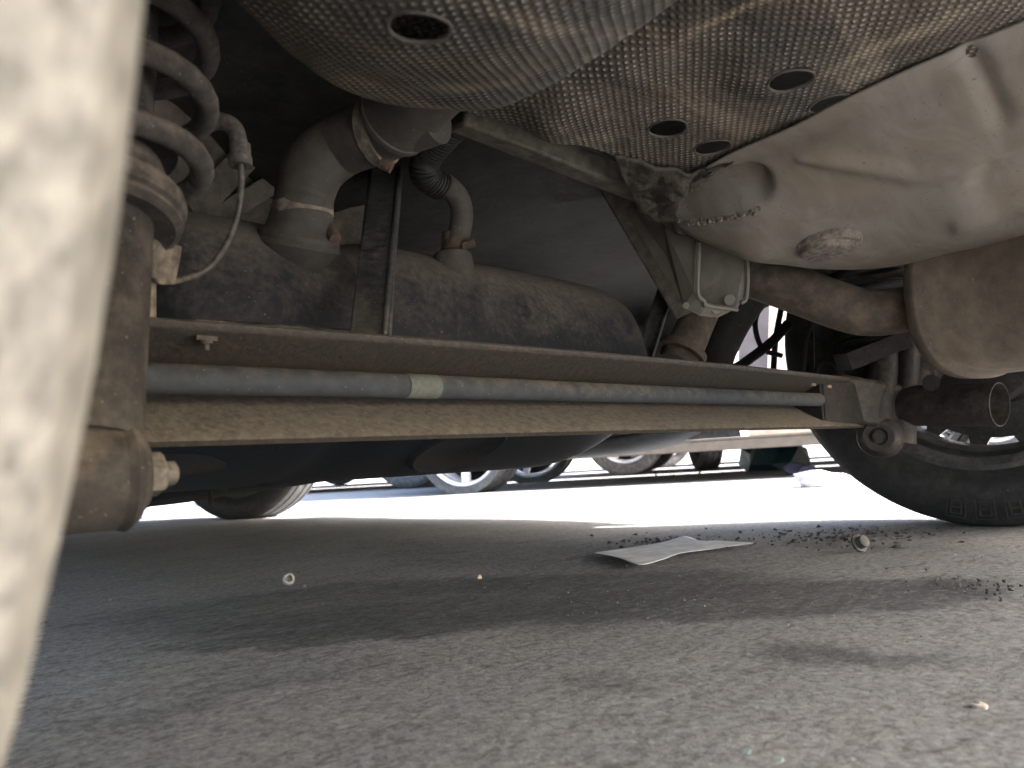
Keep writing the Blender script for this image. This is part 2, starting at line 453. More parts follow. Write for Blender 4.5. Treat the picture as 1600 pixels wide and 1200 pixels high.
def ground_mat():
    m, n, b = new_mat('dirty_asphalt')
    tc = N(n, 'TexCoord'); vec = tc.outputs['Object']
    sv = N(n, 'Mapping'); sv.inputs['Rotation'].default_value = (0, 0, R(35)); sv.inputs['Scale'].default_value = (1.0, 2.6, 1)
    n.links.new(vec, sv.inputs[0])
    big = noise_node(n, sv.outputs[0], 2.2, 7, .6, .7)
    med = noise_node(n, sv.outputs[0], 9, 8, .66, 1.1)
    gr = noise_node(n, vec, 150, 7, .8, .5)
    blot = noise_node(n, sv.outputs[0], 24, 7, .72, 1.4)
    fn = noise_node(n, vec, 420, 3, .7)
    base = mixc(n, ramp(n, big, .33, .66), (.235, .243, .260), (.268, .270, .278))
    base = mixc(n, ramp(n, med, .50, .70, 0, .75), base, (.20, .196, .192))
    base = mixc(n, ramp(n, med, .42, .28, 0, .6), base, (.33, .32, .31))
    base = mixc(n, ramp(n, blot, .52, .66, 0, .75), base, (.120, .108, .100))
    base = mixc(n, ramp(n, blot, .42, .32, 0, .5), base, (.33, .30, .272))
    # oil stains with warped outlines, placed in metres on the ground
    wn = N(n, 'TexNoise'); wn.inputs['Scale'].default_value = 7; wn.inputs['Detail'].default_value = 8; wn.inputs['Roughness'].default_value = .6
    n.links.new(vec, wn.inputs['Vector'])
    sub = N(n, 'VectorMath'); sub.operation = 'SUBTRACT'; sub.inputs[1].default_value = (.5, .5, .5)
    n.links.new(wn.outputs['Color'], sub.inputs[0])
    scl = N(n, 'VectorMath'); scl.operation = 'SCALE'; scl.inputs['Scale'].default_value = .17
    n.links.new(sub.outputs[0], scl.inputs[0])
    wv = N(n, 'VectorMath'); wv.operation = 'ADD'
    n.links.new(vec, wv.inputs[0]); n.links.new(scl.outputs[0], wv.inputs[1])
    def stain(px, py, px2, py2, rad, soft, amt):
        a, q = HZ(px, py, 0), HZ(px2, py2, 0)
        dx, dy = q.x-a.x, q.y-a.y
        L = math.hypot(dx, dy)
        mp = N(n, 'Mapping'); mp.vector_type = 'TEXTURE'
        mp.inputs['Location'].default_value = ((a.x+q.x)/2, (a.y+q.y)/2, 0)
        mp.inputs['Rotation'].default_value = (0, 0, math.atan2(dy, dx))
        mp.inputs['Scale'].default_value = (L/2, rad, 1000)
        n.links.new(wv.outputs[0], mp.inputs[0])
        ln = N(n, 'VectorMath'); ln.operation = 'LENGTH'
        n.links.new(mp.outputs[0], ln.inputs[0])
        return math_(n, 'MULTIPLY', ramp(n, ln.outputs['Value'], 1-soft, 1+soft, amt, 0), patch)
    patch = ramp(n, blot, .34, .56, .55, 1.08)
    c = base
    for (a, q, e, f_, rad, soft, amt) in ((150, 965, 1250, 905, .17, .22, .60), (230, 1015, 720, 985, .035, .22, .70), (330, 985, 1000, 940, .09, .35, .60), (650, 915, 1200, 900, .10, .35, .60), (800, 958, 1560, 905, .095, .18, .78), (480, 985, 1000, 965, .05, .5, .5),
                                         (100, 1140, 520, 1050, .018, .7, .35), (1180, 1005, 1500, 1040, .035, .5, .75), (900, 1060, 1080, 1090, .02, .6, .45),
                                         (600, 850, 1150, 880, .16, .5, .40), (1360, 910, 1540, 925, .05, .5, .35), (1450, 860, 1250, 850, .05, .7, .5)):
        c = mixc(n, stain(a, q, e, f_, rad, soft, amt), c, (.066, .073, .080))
    v = ramp(n, gr, .30, .70, .50, 1.50)
    hv = N(n, 'CombineColor'); [n.links.new(v, hv.inputs[i]) for i in range(3)]
    c = mixc(n, 1.0, c, hv.outputs[0], 'MULTIPLY')
    c = mixc(n, ramp(n, noise_node(n, vec, 170, 5, .7, .6), .60, .70, 0, .65), c, (.055, .048, .042))
    c = mixc(n, ramp(n, fn, .68, .74, 0, .55), c, (.42, .41, .39))
    c = mixc(n, ramp(n, noise_node(n, vec, 46, 4, .7, 1.5), .68, .74, 0, .5), c, (.34, .30, .25))
    n.links.new(c, b.inputs['Base Color'])
    b.inputs['Roughness'].default_value = .88
    b.inputs['Specular IOR Level'].default_value = .35
    h = math_(n, 'ADD', math_(n, 'MULTIPLY', gr, 1.0), math_(n, 'MULTIPLY', fn, .5))
    h = math_(n, 'ADD', h, math_(n, 'MULTIPLY', med, 1.2))
    bp = N(n, 'Bump'); bp.inputs['Strength'].default_value = .5; bp.inputs['Distance'].default_value = .003
    n.links.new(h, bp.inputs['Height'])
    n.links.new(bp.outputs[0], b.inputs['Normal'])
    return m
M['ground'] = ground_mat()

# ------------------------------------------------------------------ the ground
bm = bmesh.new()
xs = [-60, -20, -6, -2] + [-1+.05*i for i in range(81)] + [4, 6, 10, 25, 80]
ys = [-60, -20, -6, -2] + [-1+.05*i for i in range(101)] + [6, 9, 15, 30, 90]
V = [[bm.verts.new((x, y, .006*(noise.noise(Vector((x*1.7, y*1.7, 0)))) * (1 if -1 < x < 3 and -1 < y < 4 else 0))) for y in ys] for x in xs]
for i in range(len(xs)-1):
    for j in range(len(ys)-1):
        bm.faces.new((V[i][j], V[i+1][j], V[i+1][j+1], V[i][j+1]))
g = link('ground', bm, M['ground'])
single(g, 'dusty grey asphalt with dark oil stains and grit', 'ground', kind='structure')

# ------------------------------------------------------------------ wheels
def tyre_bm(r=.31, rr=.205, w_=.165, grooves=True, seg=96):
    """axis +X, inner side at x=0 (towards car centre for +X wheels)"""
    h = w_/2
    p = [(-h*.62, rr-.012), (-h*.80, rr+.008), (-h*.97, rr+.035), (-h*1.03, rr+.058), (-h*.99, r-.028), (-h*.93, r-.014), (-h*.86, r-.006)]
    if grooves:
        for g0 in (-.55, 0, .55):
            p += [(h*(g0-.075), r-.001+(.003 if g0 == 0 else 0)), (h*(g0-.055), r-.008), (h*(g0+.055), r-.008), (h*(g0+.075), r-.001+(.003 if g0 == 0 else 0))]
    else: p += [(0, r)]
    p += [(h*.86, r-.006), (h*.93, r-.014), (h*.99, r-.028), (h*1.03, rr+.058), (h*.97, rr+.035), (h*.80, rr+.008), (h*.62, rr-.012)]
    bm = bmesh.new()
    lathe(bm, p, (0, 0, 0), (1, 0, 0), seg, close=True)
    return bm
def slotted_rim_bm(rr=.205, w_=.165, out=1):
    """steel rim: stepped barrel, flange and a disc with a ring of sixteen slots near the outer face"""
    h = w_/2
    bm = bmesh.new()
    prof = [(-h*.80, rr+.014), (-h*.86, rr+.016), (-h*.88, rr+.008), (-h*.80, rr-.004), (-h*.62, rr-.006), (-h*.50, rr-.008), (-h*.40, rr-.020), (h*.1, rr-.022), (h*.35, rr-.012), (h*.8, rr-.004), (h*.88, rr+.008), (h*.86, rr+.016), (h*.80, rr+.014),
            (h*.74, rr-.001), (h*.3, rr-.009), (h*.1, rr-.018), (-h*.40, rr-.016), (-h*.5, rr-.004), (-h*.76, rr-.001)]
    prof = [(x*out, r_) for x, r_ in prof]
    lathe(bm, prof, (0, 0, 0), (1, 0, 0), 96, close=True)
    # disc
    dx = h*.45*out
    lathe(bm, [(dx, .172), (dx-.012*out, .12), (dx+.006*out, .085), (dx-.010*out, .06), (dx-.012*out, .0)], (0, 0, 0), (1, 0, 0), 64)
    lathe(bm, [(dx+.004*out, .172), (dx-.008*out, .12), (dx+.010*out, .085), (dx-.006*out, .06), (dx-.008*out, .0)], (0, 0, 0), (1, 0, 0), 64)
    for k in range(16):
        a0 = 2*math.pi*(k+.18)/16; a1 = 2*math.pi*(k+.72)/16
        vs = []
        for x in (dx-.002, dx+.005):
            for (a, r_) in ((a0, .170), (a0+.2/4, rr-.016), (a1-.2/4, rr-.016), (a1, .170)):
                vs.append(bm.verts.new((x, math.cos(a)*r_, math.sin(a)*r_)))
        bm.faces.new(vs[:4]); bm.faces.new(vs[4:][::-1])
        for i in range(4):
            j = (i+1) % 4
            bm.faces.new((vs[i], vs[j], vs[4+j], vs[4+i]))
    return bm
def alloy_rim_bm(rr=.205, w_=.165, out=1, n_sp=5):
    h = w_/2
    bm = bmesh.new()
    prof = [(-h*.80, rr+.014), (-h*.88, rr+.008), (-h*.80, rr-.004), (-h*.40, rr-.018), (h*.35, rr-.016), (h*.8, rr-.006), (h*.90, rr+.008), (h*.80, rr+.014), (h*.70, rr-.0), (h*.3, rr-.006), (-h*.4, rr-.010)]
    lathe(bm, [(x*out, r_) for x, r_ in prof], (0, 0, 0), (1, 0, 0), 64, close=True)
    dx = h*.60*out
    lathe(bm, [(dx-.03*out, .001), (dx-.03*out, .052), (dx, .05), (dx+.006*out, .03), (dx+.006*out, .001)], (0, 0, 0), (1, 0, 0), 32)
    for k in range(n_sp):
        a = 2*math.pi*k/n_sp+.3
        for da, in ((0,),):
            p0 = Vector((dx-.004*out, math.cos(a)*.03, math.sin(a)*.03)); p1 = Vector((dx-.004*out, math.cos(a)*(rr-.004), math.sin(a)*(rr-.004)))
            bar(bm, p0, p1, .046, .022, side=Vector((0, -math.sin(a), math.cos(a))))
    return bm
def add_wheel(parent, loc, tm, rm, tyre_mesh, rim_mesh, rz=0, spin=0):
    e = bpy.data.objects.new('wheel', None); col.objects.link(e)
    e.empty_display_size = .1
    e.parent = parent; e.location = loc; e.rotation_euler = (spin, 0, rz); e.rotation_mode = 'XYZ'
    for nm, me, mt in (('tyre', tyre_mesh, tm), ('rim', rim_mesh, rm)):
        o = bpy.data.objects.new(nm, me); col.objects.link(o); o.parent = e
        if len(me.materials) == 0: me.materials.append(mt)
        elif me.materials[0] != mt:
            o.material_slots[0].link = 'OBJECT'; o.material_slots[0].material = mt
    return e
def mk(name, bm, ang=30):
    me = bpy.data.meshes.new(name)
    bmesh.ops.recalc_face_normals(bm, faces=bm.faces)
    bm.to_mesh(me); bm.free()
    me.polygons.foreach_set('use_smooth', [True]*len(me.polygons))
    me.set_sharp_from_angle(angle=R(ang))
    return me
def letters_on_tyre(bm, text_strokes, r_mid, x, a_start, size):
    pass

# ------------------------------------------------------------------ car body
def body_profiles(wb, ro, fo, ar, sill, rearz, cz, Hh, arch_r=None):
    arr = arch_r or ar
    upper = [(-ro+.02, rearz), (-ro, rearz+.15), (-ro+.02, .78*Hh/1.5), (-ro+.10, 1.0*Hh/1.5), (-ro+.30, Hh-.08), (-ro+.55, Hh-.01), (wb*.35, Hh), (wb*.55, Hh-.03), (wb*.9, 1.02*Hh/1.5),
             (wb+fo*.7, .84*Hh/1.5), (wb+fo-.05, .70*Hh/1.5), (wb+fo, .5), (wb+fo-.03, .22)]
    def arch(yc, rad, a0, a1, n_=14):
        return [(yc+rad*math.cos(a0+(a1-a0)*k/n_), cz+rad*math.sin(a0+(a1-a0)*k/n_)) for k in range(n_+1)]
    low = []
    s = -math.asin(min(.95, (cz-sill)/ar))
    low += [(wb+fo-.03, .22)]
    low += arch(wb, ar, s, math.pi-s)
    s2 = -math.asin(min(.95, (cz-sill)/arr))
    low += arch(0, arr, s2, math.pi-(-math.asin(max(-.95, min(.95, (cz-rearz)/arr)))))
    return upper, low
def car_body(root, Wd, wb, ro, fo, ar, sill, rearz, cz, Hh, paint, arch_r=None, floor=True, prefix=''):
    """root frame: y forward from rear axle, x across from the centre"""
    upper, low = body_profiles(wb, ro, fo, ar, sill, rearz, cz, Hh, arch_r)
    def xoff(z): return Wd/2-max(0, z-.85)*.28-max(0, .45-z)*.06
    bm = bmesh.new()
    ring = upper+low[1:]
    for s in (-1, 1):
        outer = [bm.verts.new((s*xoff(z), y, z)) for y, z in ring]
        inner = [bm.verts.new((s*(xoff(z)-.035), y, z)) for y, z in ring]
        for tri in tess([[Vector((y, z, 0)) for y, z in ring]]):
            bm.faces.new([outer[i] for i in tri])
            bm.faces.new([inner[i] for i in tri][::-1])
        k = len(ring)
        for i in range(k):
            j = (i+1) % k
            bm.faces.new((outer[i], outer[j], inner[j], inner[i]))
    # skin across the car
    for lay in (0, .03):
        pr = upper
        a = [bm.verts.new((-(xoff(z)-.002), y, z-lay)) for y, z in pr]
        b_ = [bm.verts.new(((xoff(z)-.002), y, z-lay)) for y, z in pr]
        for i in range(len(pr)-1):
            bm.faces.new((a[i], a[i+1], b_[i+1], b_[i]))
    bd = link('body', bm, paint, root, keep=False, smooth=False)
    # windows
    bm = bmesh.new()
    for s in (-1, 1):
        for poly in ([(wb*.12, 1.0), (wb*.12, Hh-.16), (-ro+.62, Hh-.17), (-ro+.42, 1.02)], [(wb*.16, 1.0), (wb*.16, Hh-.16), (wb*.52, Hh-.17), (wb*.74, 1.0)]):
            vs = [bm.verts.new((s*(xoff(z)+.004), y, z)) for y, z in poly]
            bm.faces.new(vs)
    for (ya, za, yb, zb) in ((wb*.58, Hh-.05, wb*.87, 1.06*Hh/1.5), (-ro+.28, Hh-.14, -ro+.12, 1.04*Hh/1.5)):
        d = Vector((0, yb-ya, zb-za)).normalized(); nn = Vector((0, -d.z, d.y))
        if nn.z < 0: nn = -nn
        vs = [bm.verts.new(Vector((x, y, z))+nn*.012) for x, y, z in ((-(xoff(za)-.08), ya, za), (xoff(za)-.08, ya, za), (xoff(zb)-.08, yb, zb), (-(xoff(zb)-.08), yb, zb))]
        bm.faces.new(vs)
    link('window', bm, M['glass'], root, keep=False, smooth=False, solid=.006)
    for s in (-1, 1):
        bm = bmesh.new()
        box(bm, (s*(Wd/2-.16), -ro+.005, .80), .18, .03, .16)
        link('tail_light', bm, M['lamp'], root, keep=False, bevel=.01, smooth=False)
    if floor:
        bm = bmesh.new()
        box(bm, (0, (wb+fo-ro)/2-.0, .30), Wd-.34, wb+fo+ro-.3, .16)
        box(bm, (0, wb*.5, .20), .5, wb*.9, .05)
        link('floor_pan', bm, M['tray'], root, keep=False, bevel=.02, smooth=False)
        for yc in (0, wb):
            bm = bmesh.new()
            tube(bm, [(-Wd/2+.2, yc, .27), (Wd/2-.2, yc, .27)], .035, 10, 2)
            link('axle', bm, M['tray'], root, keep=False)
    return bd

# ================================================================== OUR CAR
CX = 0.72                       # centre line of the car
AY = 0.36                       # rear axle
car = thing('parked_car', 'dusty car seen from beneath behind its rear axle, filling the upper half of the picture', 'car', (CX, AY, 0))
body = car_body(car, 1.69, 2.58, .80, .72, .36, .175, .36, .31, 1.5, M['paint'], arch_r=.49, floor=False)

tyre_me = mk('tyre', tyre_bm())
tyre_me.materials.append(M['tyre'])
rim_me = mk('rim', slotted_rim_bm())
rim_me.materials.append(M['rimdark'])
XI = 1.41-CX+.0825
rr_wheel = add_wheel(car, (XI, 0, .31), M['tyre'], M['rimdark'], tyre_me, rim_me)
fr_wheel = add_wheel(car, (1.36-CX+.0825, 2.52, .298), M['tyre'], M['rimdark'], tyre_me, rim_me, rz=R(27))
add_wheel(car, (-XI, 2.56, .31), M['tyre'], M['rimdark'], tyre_me, rim_me, rz=math.pi)
rl = add_wheel(car, (.04-CX-.0825, 0.004, .30), M['tyretan'], M['rimdark'], mk('tyre', tyre_bm(r=.30)), rim_me, rz=math.pi)

LOFF = 5.0
rr_wheel.scale = (1, 1.032, 1.032); rr_wheel.location.z = .3195
# raised lettering blocks on the right rear tyre sidewall
bm = bmesh.new()
for k, ch in enumerate('888'):
    a = R(-90) - R(8.6)*(k-.5)+R(LOFF)
    rc = .279
    xs_ = 1.4095-.0025
    def P2(u, v):
        aa = a+u/rc; rr_ = rc+v
        return Vector((xs_, AY+math.cos(aa)*-rr_*-1, .31+math.sin(aa)*rr_))
    s = .0075; hh = .010
    segs = [((-s, -hh), (s, -hh)), ((-s, 0), (s, 0)), ((-s, hh), (s, hh)), ((-s, -hh), (-s, 0)), ((-s, 0), (-s, hh)), ((s, -hh), (s, 0)), ((s, 0), (s, hh))]
    use = range(7) if ch == '8' else (0, 1, 2, 3, 6)
    for q in use:
        (a0, b0), (a1, b1) = segs[q]
        bar(bm, P2(a0, b0), P2(a1, b1), .0018, .0018, side=(1, 0, 0))
    for q in ((-s-.006, -hh-.006, s+.006, -hh-.006), (-s-.006, hh+.006, s+.006, hh+.006), (-s-.006, -hh-.006, -s-.006, hh+.006), (s+.006, -hh-.006, s+.006, hh+.006)):
        bar(bm, P2(q[0], q[1]), P2(q[2], q[3]), .0009, .0010, side=(1, 0, 0))
lt = link('sidewall_lettering', bm, M['tyre'], rr_wheel, smooth=False)

def panel_fn_noise(amp, sc_):
    def f(p):
        return p+Vector((0, 0, amp*noise.noise(p*sc_)))
    return f

# ---- floor pan (kick-up over the axle, wall ahead of the tank, low front floor)
bm = bmesh.new()
prof = [(-.72, .50), (-.3, .49), (.1, .48), (.45, .475), (.8, .47), (1.02, .465), (1.08, .43), (1.10, .33), (1.12, .24), (1.20, .215), (1.6, .21), (2.0, .215), (2.3, .24), (2.5, .3), (2.9, .3)]
xs_ = [-.06, .05, .18, .3, .45, .6, .72, .84, 1.0, 1.15, 1.3, 1.42, 1.5]
rows = [[Vector((x, y, z+.006*math.sin(x*21+y*3)+.02*noise.noise(Vector((x*5, y*5, 1))))) for x in xs_] for y, z in prof]
grid(bm, rows, 5, 6, panel_fn_noise(.004, 25))
link('floor_pan', bm, M['underg'], car, solid=.004, angle=180)
# brown wheel house panels behind the spring
bm = bmesh.new()
grid(bm, [[W(150, -150, .56), W(280, -150, .62), W(420, -200, .66), W(600, -150, .70)],
          [W(150, 80, .58), W(290, 60, .68), W(420, 20, .74), W(600, 60, .80)],
          [W(150, 220, .60), W(310, 200, .74), W(430, 160, .84), W(600, 150, .88)],
          [W(150, 420, .62), W(300, 370, .78), W(420, 380, .92), W(600, 400, .98)],
          [W(150, 640, .64), W(290, 520, .82), W(420, 520, .97), W(600, 520, 1.02)]], 8, 8, lambda p: p+Vector((.012, .012, .02))*noise.noise(p*9)+Vector((0, 0, .006))*noise.noise(p*31))
link('wheel_house', bm, M['under'], car, solid=.004, angle=180)
bm = bmesh.new()   # pressed flange on the wheel house
bar(bm, W(300, 330, .74), W(395, 235, .82), .03, .003, side=up)
bar(bm, W(330, 345, .78), W(430, 285, .86), .022, .003, side=up)
link('wheel_house_flange', bm, M['under'], car, bevel=.001)
# right wheel house over the tyre
bm = bmesh.new()
rows = []
for x in (1.36, 1.48, 1.57):
    rows.append([Vector((x, AY+.47*math.cos(a), .34+.40*math.sin(a))) for a in [R(42+13*k) for k in range(9)]])
grid(bm, rows, 4, 3)
link('wheel_arch_liner', bm, M['under'], car, solid=.004, angle=180)
bm = bmesh.new()
rows = []
for x in (.05, -.05, -.135):
    rows.append([Vector((x, AY+.40*math.cos(a), .34+.38*math.sin(a))) for a in [R(20+14*k) for k in range(9)]])
grid(bm, rows, 4, 3)
link('wheel_arch_liner', bm, M['under'], car, solid=.004, angle=180)
bm = bmesh.new()
ra, rb_ = [], []
for k in range(23):
    a = R(-18+9.8*k)
    for lst, rr_ in ((ra, .325), (rb_, .51)):
        lst.append(Vector((-.128, AY+rr_*math.cos(a), .31+rr_*math.sin(a))))
grid(bm, [ra, rb_], 2, 2)
link('arch_light_blocker', bm, M['under'], car, solid=.004, angle=180)  # added ring, closes the arch so side light stays off the strut
bm = bmesh.new()
polyplate(bm, [W(1120, 440, 1.78), W(1203, 450, 1.76), W(1198, 610, 1.76), W(1120, 610, 1.78)], .004)
link('arch_flange', bm, plain('mauve_grey_flange', (.11, .11, .14), .6), car, smooth=False)
bm = bmesh.new()
ra, rb_ = [], []
for k in range(18):
    a = R(19+9.8*k)
    for lst, rr_ in ((ra, .292), (rb_, .51)):
        lst.append(Vector((1.584, AY+rr_*math.cos(a), .31+rr_*math.sin(a))))
grid(bm, [ra, rb_], 2, 2)
link('arch_light_blocker', bm, M['under'], car, solid=.004, angle=180)  # added ring beyond the tyre, stops sun streaks on the ground
# right sill underside flange
bm = bmesh.new()
grid(bm, [[Vector((1.42, .86, .235)), Vector((1.42, 1.0, .20)), Vector((1.42, 1.3, .185)), Vector((1.42, 2.3, .18))],
          [Vector((1.46, .85, .215)), Vector((1.46, 1.0, .175)), Vector((1.46, 1.3, .155)), Vector((1.46, 2.3, .155))],
          [Vector((1.572, .84, .215)), Vector((1.572, 1.0, .172)), Vector((1.572, 1.3, .152)), Vector((1.572, 2.3, .152))]], 5, 4)
link('sill', bm, M['tray'], car, solid=.004)

# ---- heat shield, left lobe
sil = [(250, -150), (330, -50), (400, 30), (470, 95), (560, 145), (650, 166), (740, 170), (800, 156), (880, 115), (960, 65), (1050, 5), (1130, -50), (1200, -110)]
rows = []
for (dy, z, dx) in ((14, .43, 0), (0, .384, 0), (-26, .366, 0), (-70, .354, 0), (-150, .347, 0), (-260, .345, 0), (-420, .350, 0)):
    row = []
    for i, (px, py) in enumerate(sil):
        if dy == 14:
            q = HZ(px, py-4, .384); v = (q-C0); row.append(q+Vector((v.x, v.y, 0)).normalized()*.05+Vector((0, 0, .05)))
        else:
            row.append(HZ(px+(740-px)*min(.55, -dy/700), py+dy, z))
    rows.append(row)
holeL = HZ(655, 40, .347)
def shield_obj(name, rows, nu, nv, holes, fn=None):
    bm = bmesh.new()
    grid(bm, rows, nu, nv, fn)
    bm.verts.ensure_lookup_table()
    rims = []
    for (c, rad) in holes:
        inside = [v for v in bm.verts if (v.co.xy-c.xy).length < rad]
        ringv = set()
        fs = set(f for v in inside for f in v.link_faces)
        for f in fs:
            for v in f.verts:
                if (v.co.xy-c.xy).length >= rad: ringv.add(v)
        bmesh.ops.delete(bm, geom=list(set(inside)), context='VERTS')
        zz = []
        for v in ringv:
            if v.is_valid:
                d = v.co.xy-c.xy
                d = d.normalized()*rad
                zz.append(v.co.z)
                v.co.x, v.co.y = c.x+d.x, c.y+d.y
        rims.append((c, rad, ringv))
    pts = []
    for c, rad, ringv in rims:
        vv = [v.co.copy() for v in ringv if v.is_valid]
        if len(vv) > 5:
            vv.sort(key=lambda q: math.atan2(q.y-c.y, q.x-c.x))
            pts.append(vv)
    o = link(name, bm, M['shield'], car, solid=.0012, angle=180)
    for vv in pts:
        bm = bmesh.new()
        loop = vv+[vv[0], vv[1]]
        tube(bm, [q+Vector((0, 0, -.0004)) for q in loop], .0011, 6, 1, caps=False)
        link('hole_lip', bm, M['hose'], o)
    return o
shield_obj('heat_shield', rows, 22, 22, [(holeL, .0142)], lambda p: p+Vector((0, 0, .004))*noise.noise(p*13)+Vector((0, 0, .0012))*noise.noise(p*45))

# ---- heat shield, right panel
bnd = [(560, 120), (650, 150), (740, 181), (900, 226), (1060, 272), (1160, 252), (1300, 192), (1450, 132), (1600, 70), (1760, 5)]
rows = []
for (t, z) in ((0, .404), (.06, .4035), (.3, .405), (.6, .408), (1.0, .41), (1.4, .40)):
    rows.append([HZ(px-90*t, py-330*t*(1.0 if px < 1060 else 1.0), z+(.01 if px < 800 else 0)) for px, py in bnd])
def rfn(p):
    x, y = pix(p)
    d, t = seg_dist(x, y, 860, 190, 1180, -20)
    z = -.012*math.exp(-(d/40)**2)
    d, t = seg_dist(x, y, 900, 60, 1080, -30)
    z += .03*math.exp(-(d/110)**2)
    d, t = seg_dist(x, y, 1180, 110, 1600, -40)
    z += -.006*math.exp(-(d/45)**2)
    return p+Vector((0, 0, z+.003*noise.noise(p*15)+.0009*noise.noise(p*50)))
holesR = []
for (px, py, rx) in ((1043, 201, 30), (1113, 228, 28), (1235, 116, 35), (1297, 155, 33)):
    c = HZ(px, py, .405); e = HZ(px+rx, py-rx*.1, .405)
    dpt = (c-C0).dot(fwd)
    holesR.append((c, rx/FPX*dpt))
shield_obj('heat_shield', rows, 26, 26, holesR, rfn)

# ---- spare wheel well / rear pan
upb = [(1046, 316), (1060, 300), (1100, 276), (1160, 250), (1230, 222), (1300, 190), (1400, 150), (1500, 110), (1600, 68), (1760, 0)]
lob = [(1046, 340), (1064, 354), (1100, 374), (1170, 404), (1230, 411), (1300, 415), (1400, 411), (1500, 390), (1600, 373), (1760, 340)]
rows = []
for t, z, ex in ((-.12, .400, 0), (0, .398, 0), (.15, .388, 0), (.4, .374, 0), (.7, .354, 0), (.92, .340, 0), (1.0, .337, 0)):
    rows.append([HZ(a[0]+(b_[0]-a[0])*t, a[1]+(b_[1]-a[1])*t, .398+(z-.398)*min(1, (b_[1]-a[1])/165+.02)) for a, b_ in zip(upb, lob)])
last = rows[-1]
rows.append([p+Vector(((p-C0).x, (p-C0).y, 0)).normalized()*.02+Vector((0, 0, .006)) for p in last])
rows.append([p+Vector(((p-C0).x, (p-C0).y, 0)).normalized()*.035+Vector((0, 0, .05)) for p in last])
def wfn(p):
    x, y = pix(p)
    z = 0
    # pocket at the left tip
    d, t = seg_dist(x, y, 1085, 312, 1175, 290)
    z += .013/(1+math.exp((d-30)/2.6))
    # light ridge across
    d = min(seg_dist(x, y, *q)[0]+(8 if k_ == 0 else 0)*max(0, (1300-x)/60) for k_, q in enumerate(((1250, 245, 1330, 255), (1330, 255, 1430, 272), (1430, 272, 1500, 262), (1500, 262, 1660, 200))))
    z -= .0042*math.exp(-(d/13)**2)
    # shoulder of the pressed recess at right
    d, t = seg_dist(x, y, 1590, 290, 1760, 250); z += .006/(1+math.exp((d-70)/9))
    d, t = seg_dist(x, y, 1500, 350, 1700, 300); z -= .005*math.exp(-(d/14)**2)
    d, t = seg_dist(x, y, 1520, 90, 1565, 180); z += .005*math.exp(-(d/20)**2)
    return p+Vector((0, 0, z+.0022*noise.noise(p*11)))
bm = bmesh.new()
grid(bm, rows, 16, 16, wfn)
well = link('spare_wheel_well', bm, M['pan'], car, solid=.0015, angle=180)
# drain plug
from mathutils.bvhtree import BVHTree
_wb = BVHTree.FromPolygons([v.co.copy() for v in well.data.vertices], [tuple(p.vertices) for p in well.data.polygons])
def onwell(px, py):
    h = _wb.ray_cast(C0, ray(px, py).normalized())
    return h[0] if h[0] is not None else HZ(px, py, .37)
pc = onwell(1293, 380)+Vector((0, 0, -.0005))
bm = bmesh.new()
lathe(bm, [(.012, .0), (.012, .030), (.002, .032), (-.003, .031), (-.004, .027), (-.009, .026), (-.011, .022), (-.0095, .0001)], pc, (.05, -.0, 1), 40)
link('drain_plug', bm, M['plug'], well)
bm = bmesh.new()
grid(bm, [[HZ(960, 240, .402), HZ(1010, 254, .400), HZ(1080, 268, .398), HZ(1150, 250, .3995)], [HZ(972, 274, .400), HZ(1012, 292, .396), HZ(1056, 306, .386), HZ(1078, 294, .388)],
          [HZ(988, 305, .394), HZ(1015, 322, .390), HZ(1043, 334, .384), HZ(1056, 344, .382)], [HZ(1004, 336, .388), HZ(1025, 348, .384), HZ(1050, 358, .378), HZ(1095, 377, .366)]], 14, 10,
     lambda p: p+Vector((.002, .002, .005))*noise.noise(p*60)+Vector((0, 0, .003))*noise.noise(p*140))
link('mud_patch', bm, dusty('caked_mud', (.050, .040, .028), (.085, .068, .047), .45, 40, 0, .95, bump=1., bscale=220), well, solid=.003, angle=180)
# crumbly mud bead along the edge of the pocket
bm = bmesh.new()
edge = [onwell(q.x, q.y) for q in smooth_path([Vector((x_, y_, 0)) for x_, y_ in ((1188, 326), (1150, 337), (1110, 344), (1072, 347), (1058, 338), (1054, 322), (1062, 308), (1085, 292), (1110, 280))], 20)]
for i, p in enumerate(edge):
    for _ in range(5):
        q = p+Vector([random.gauss(0, .0013) for _ in range(3)])
        s = random.uniform(.0007, .0024)*(1 if i < 85 else .45)
        bmesh.ops.create_icosphere(bm, subdivisions=1, radius=s, matrix=Matrix.Translation(q) @ Matrix.Rotation(random.random()*6, 4, 'X') @ Matrix.Diagonal((1, random.uniform(.6, 1.6), 1, 1)))
link('mud_crust', bm, M['plug'], well, smooth=False)

# ---- frame rail below the shield's left edge and cross brace
bm = bmesh.new()
bar(bm, W(715, 180, .66), W(1030, 306, .80), .022, .026, side=up)
bar(bm, W(898, 150, .86), W(1085, 480, 1.02), .055, .02, side=right)
link('frame_rail', bm, M['rail'], car, bevel=.003)

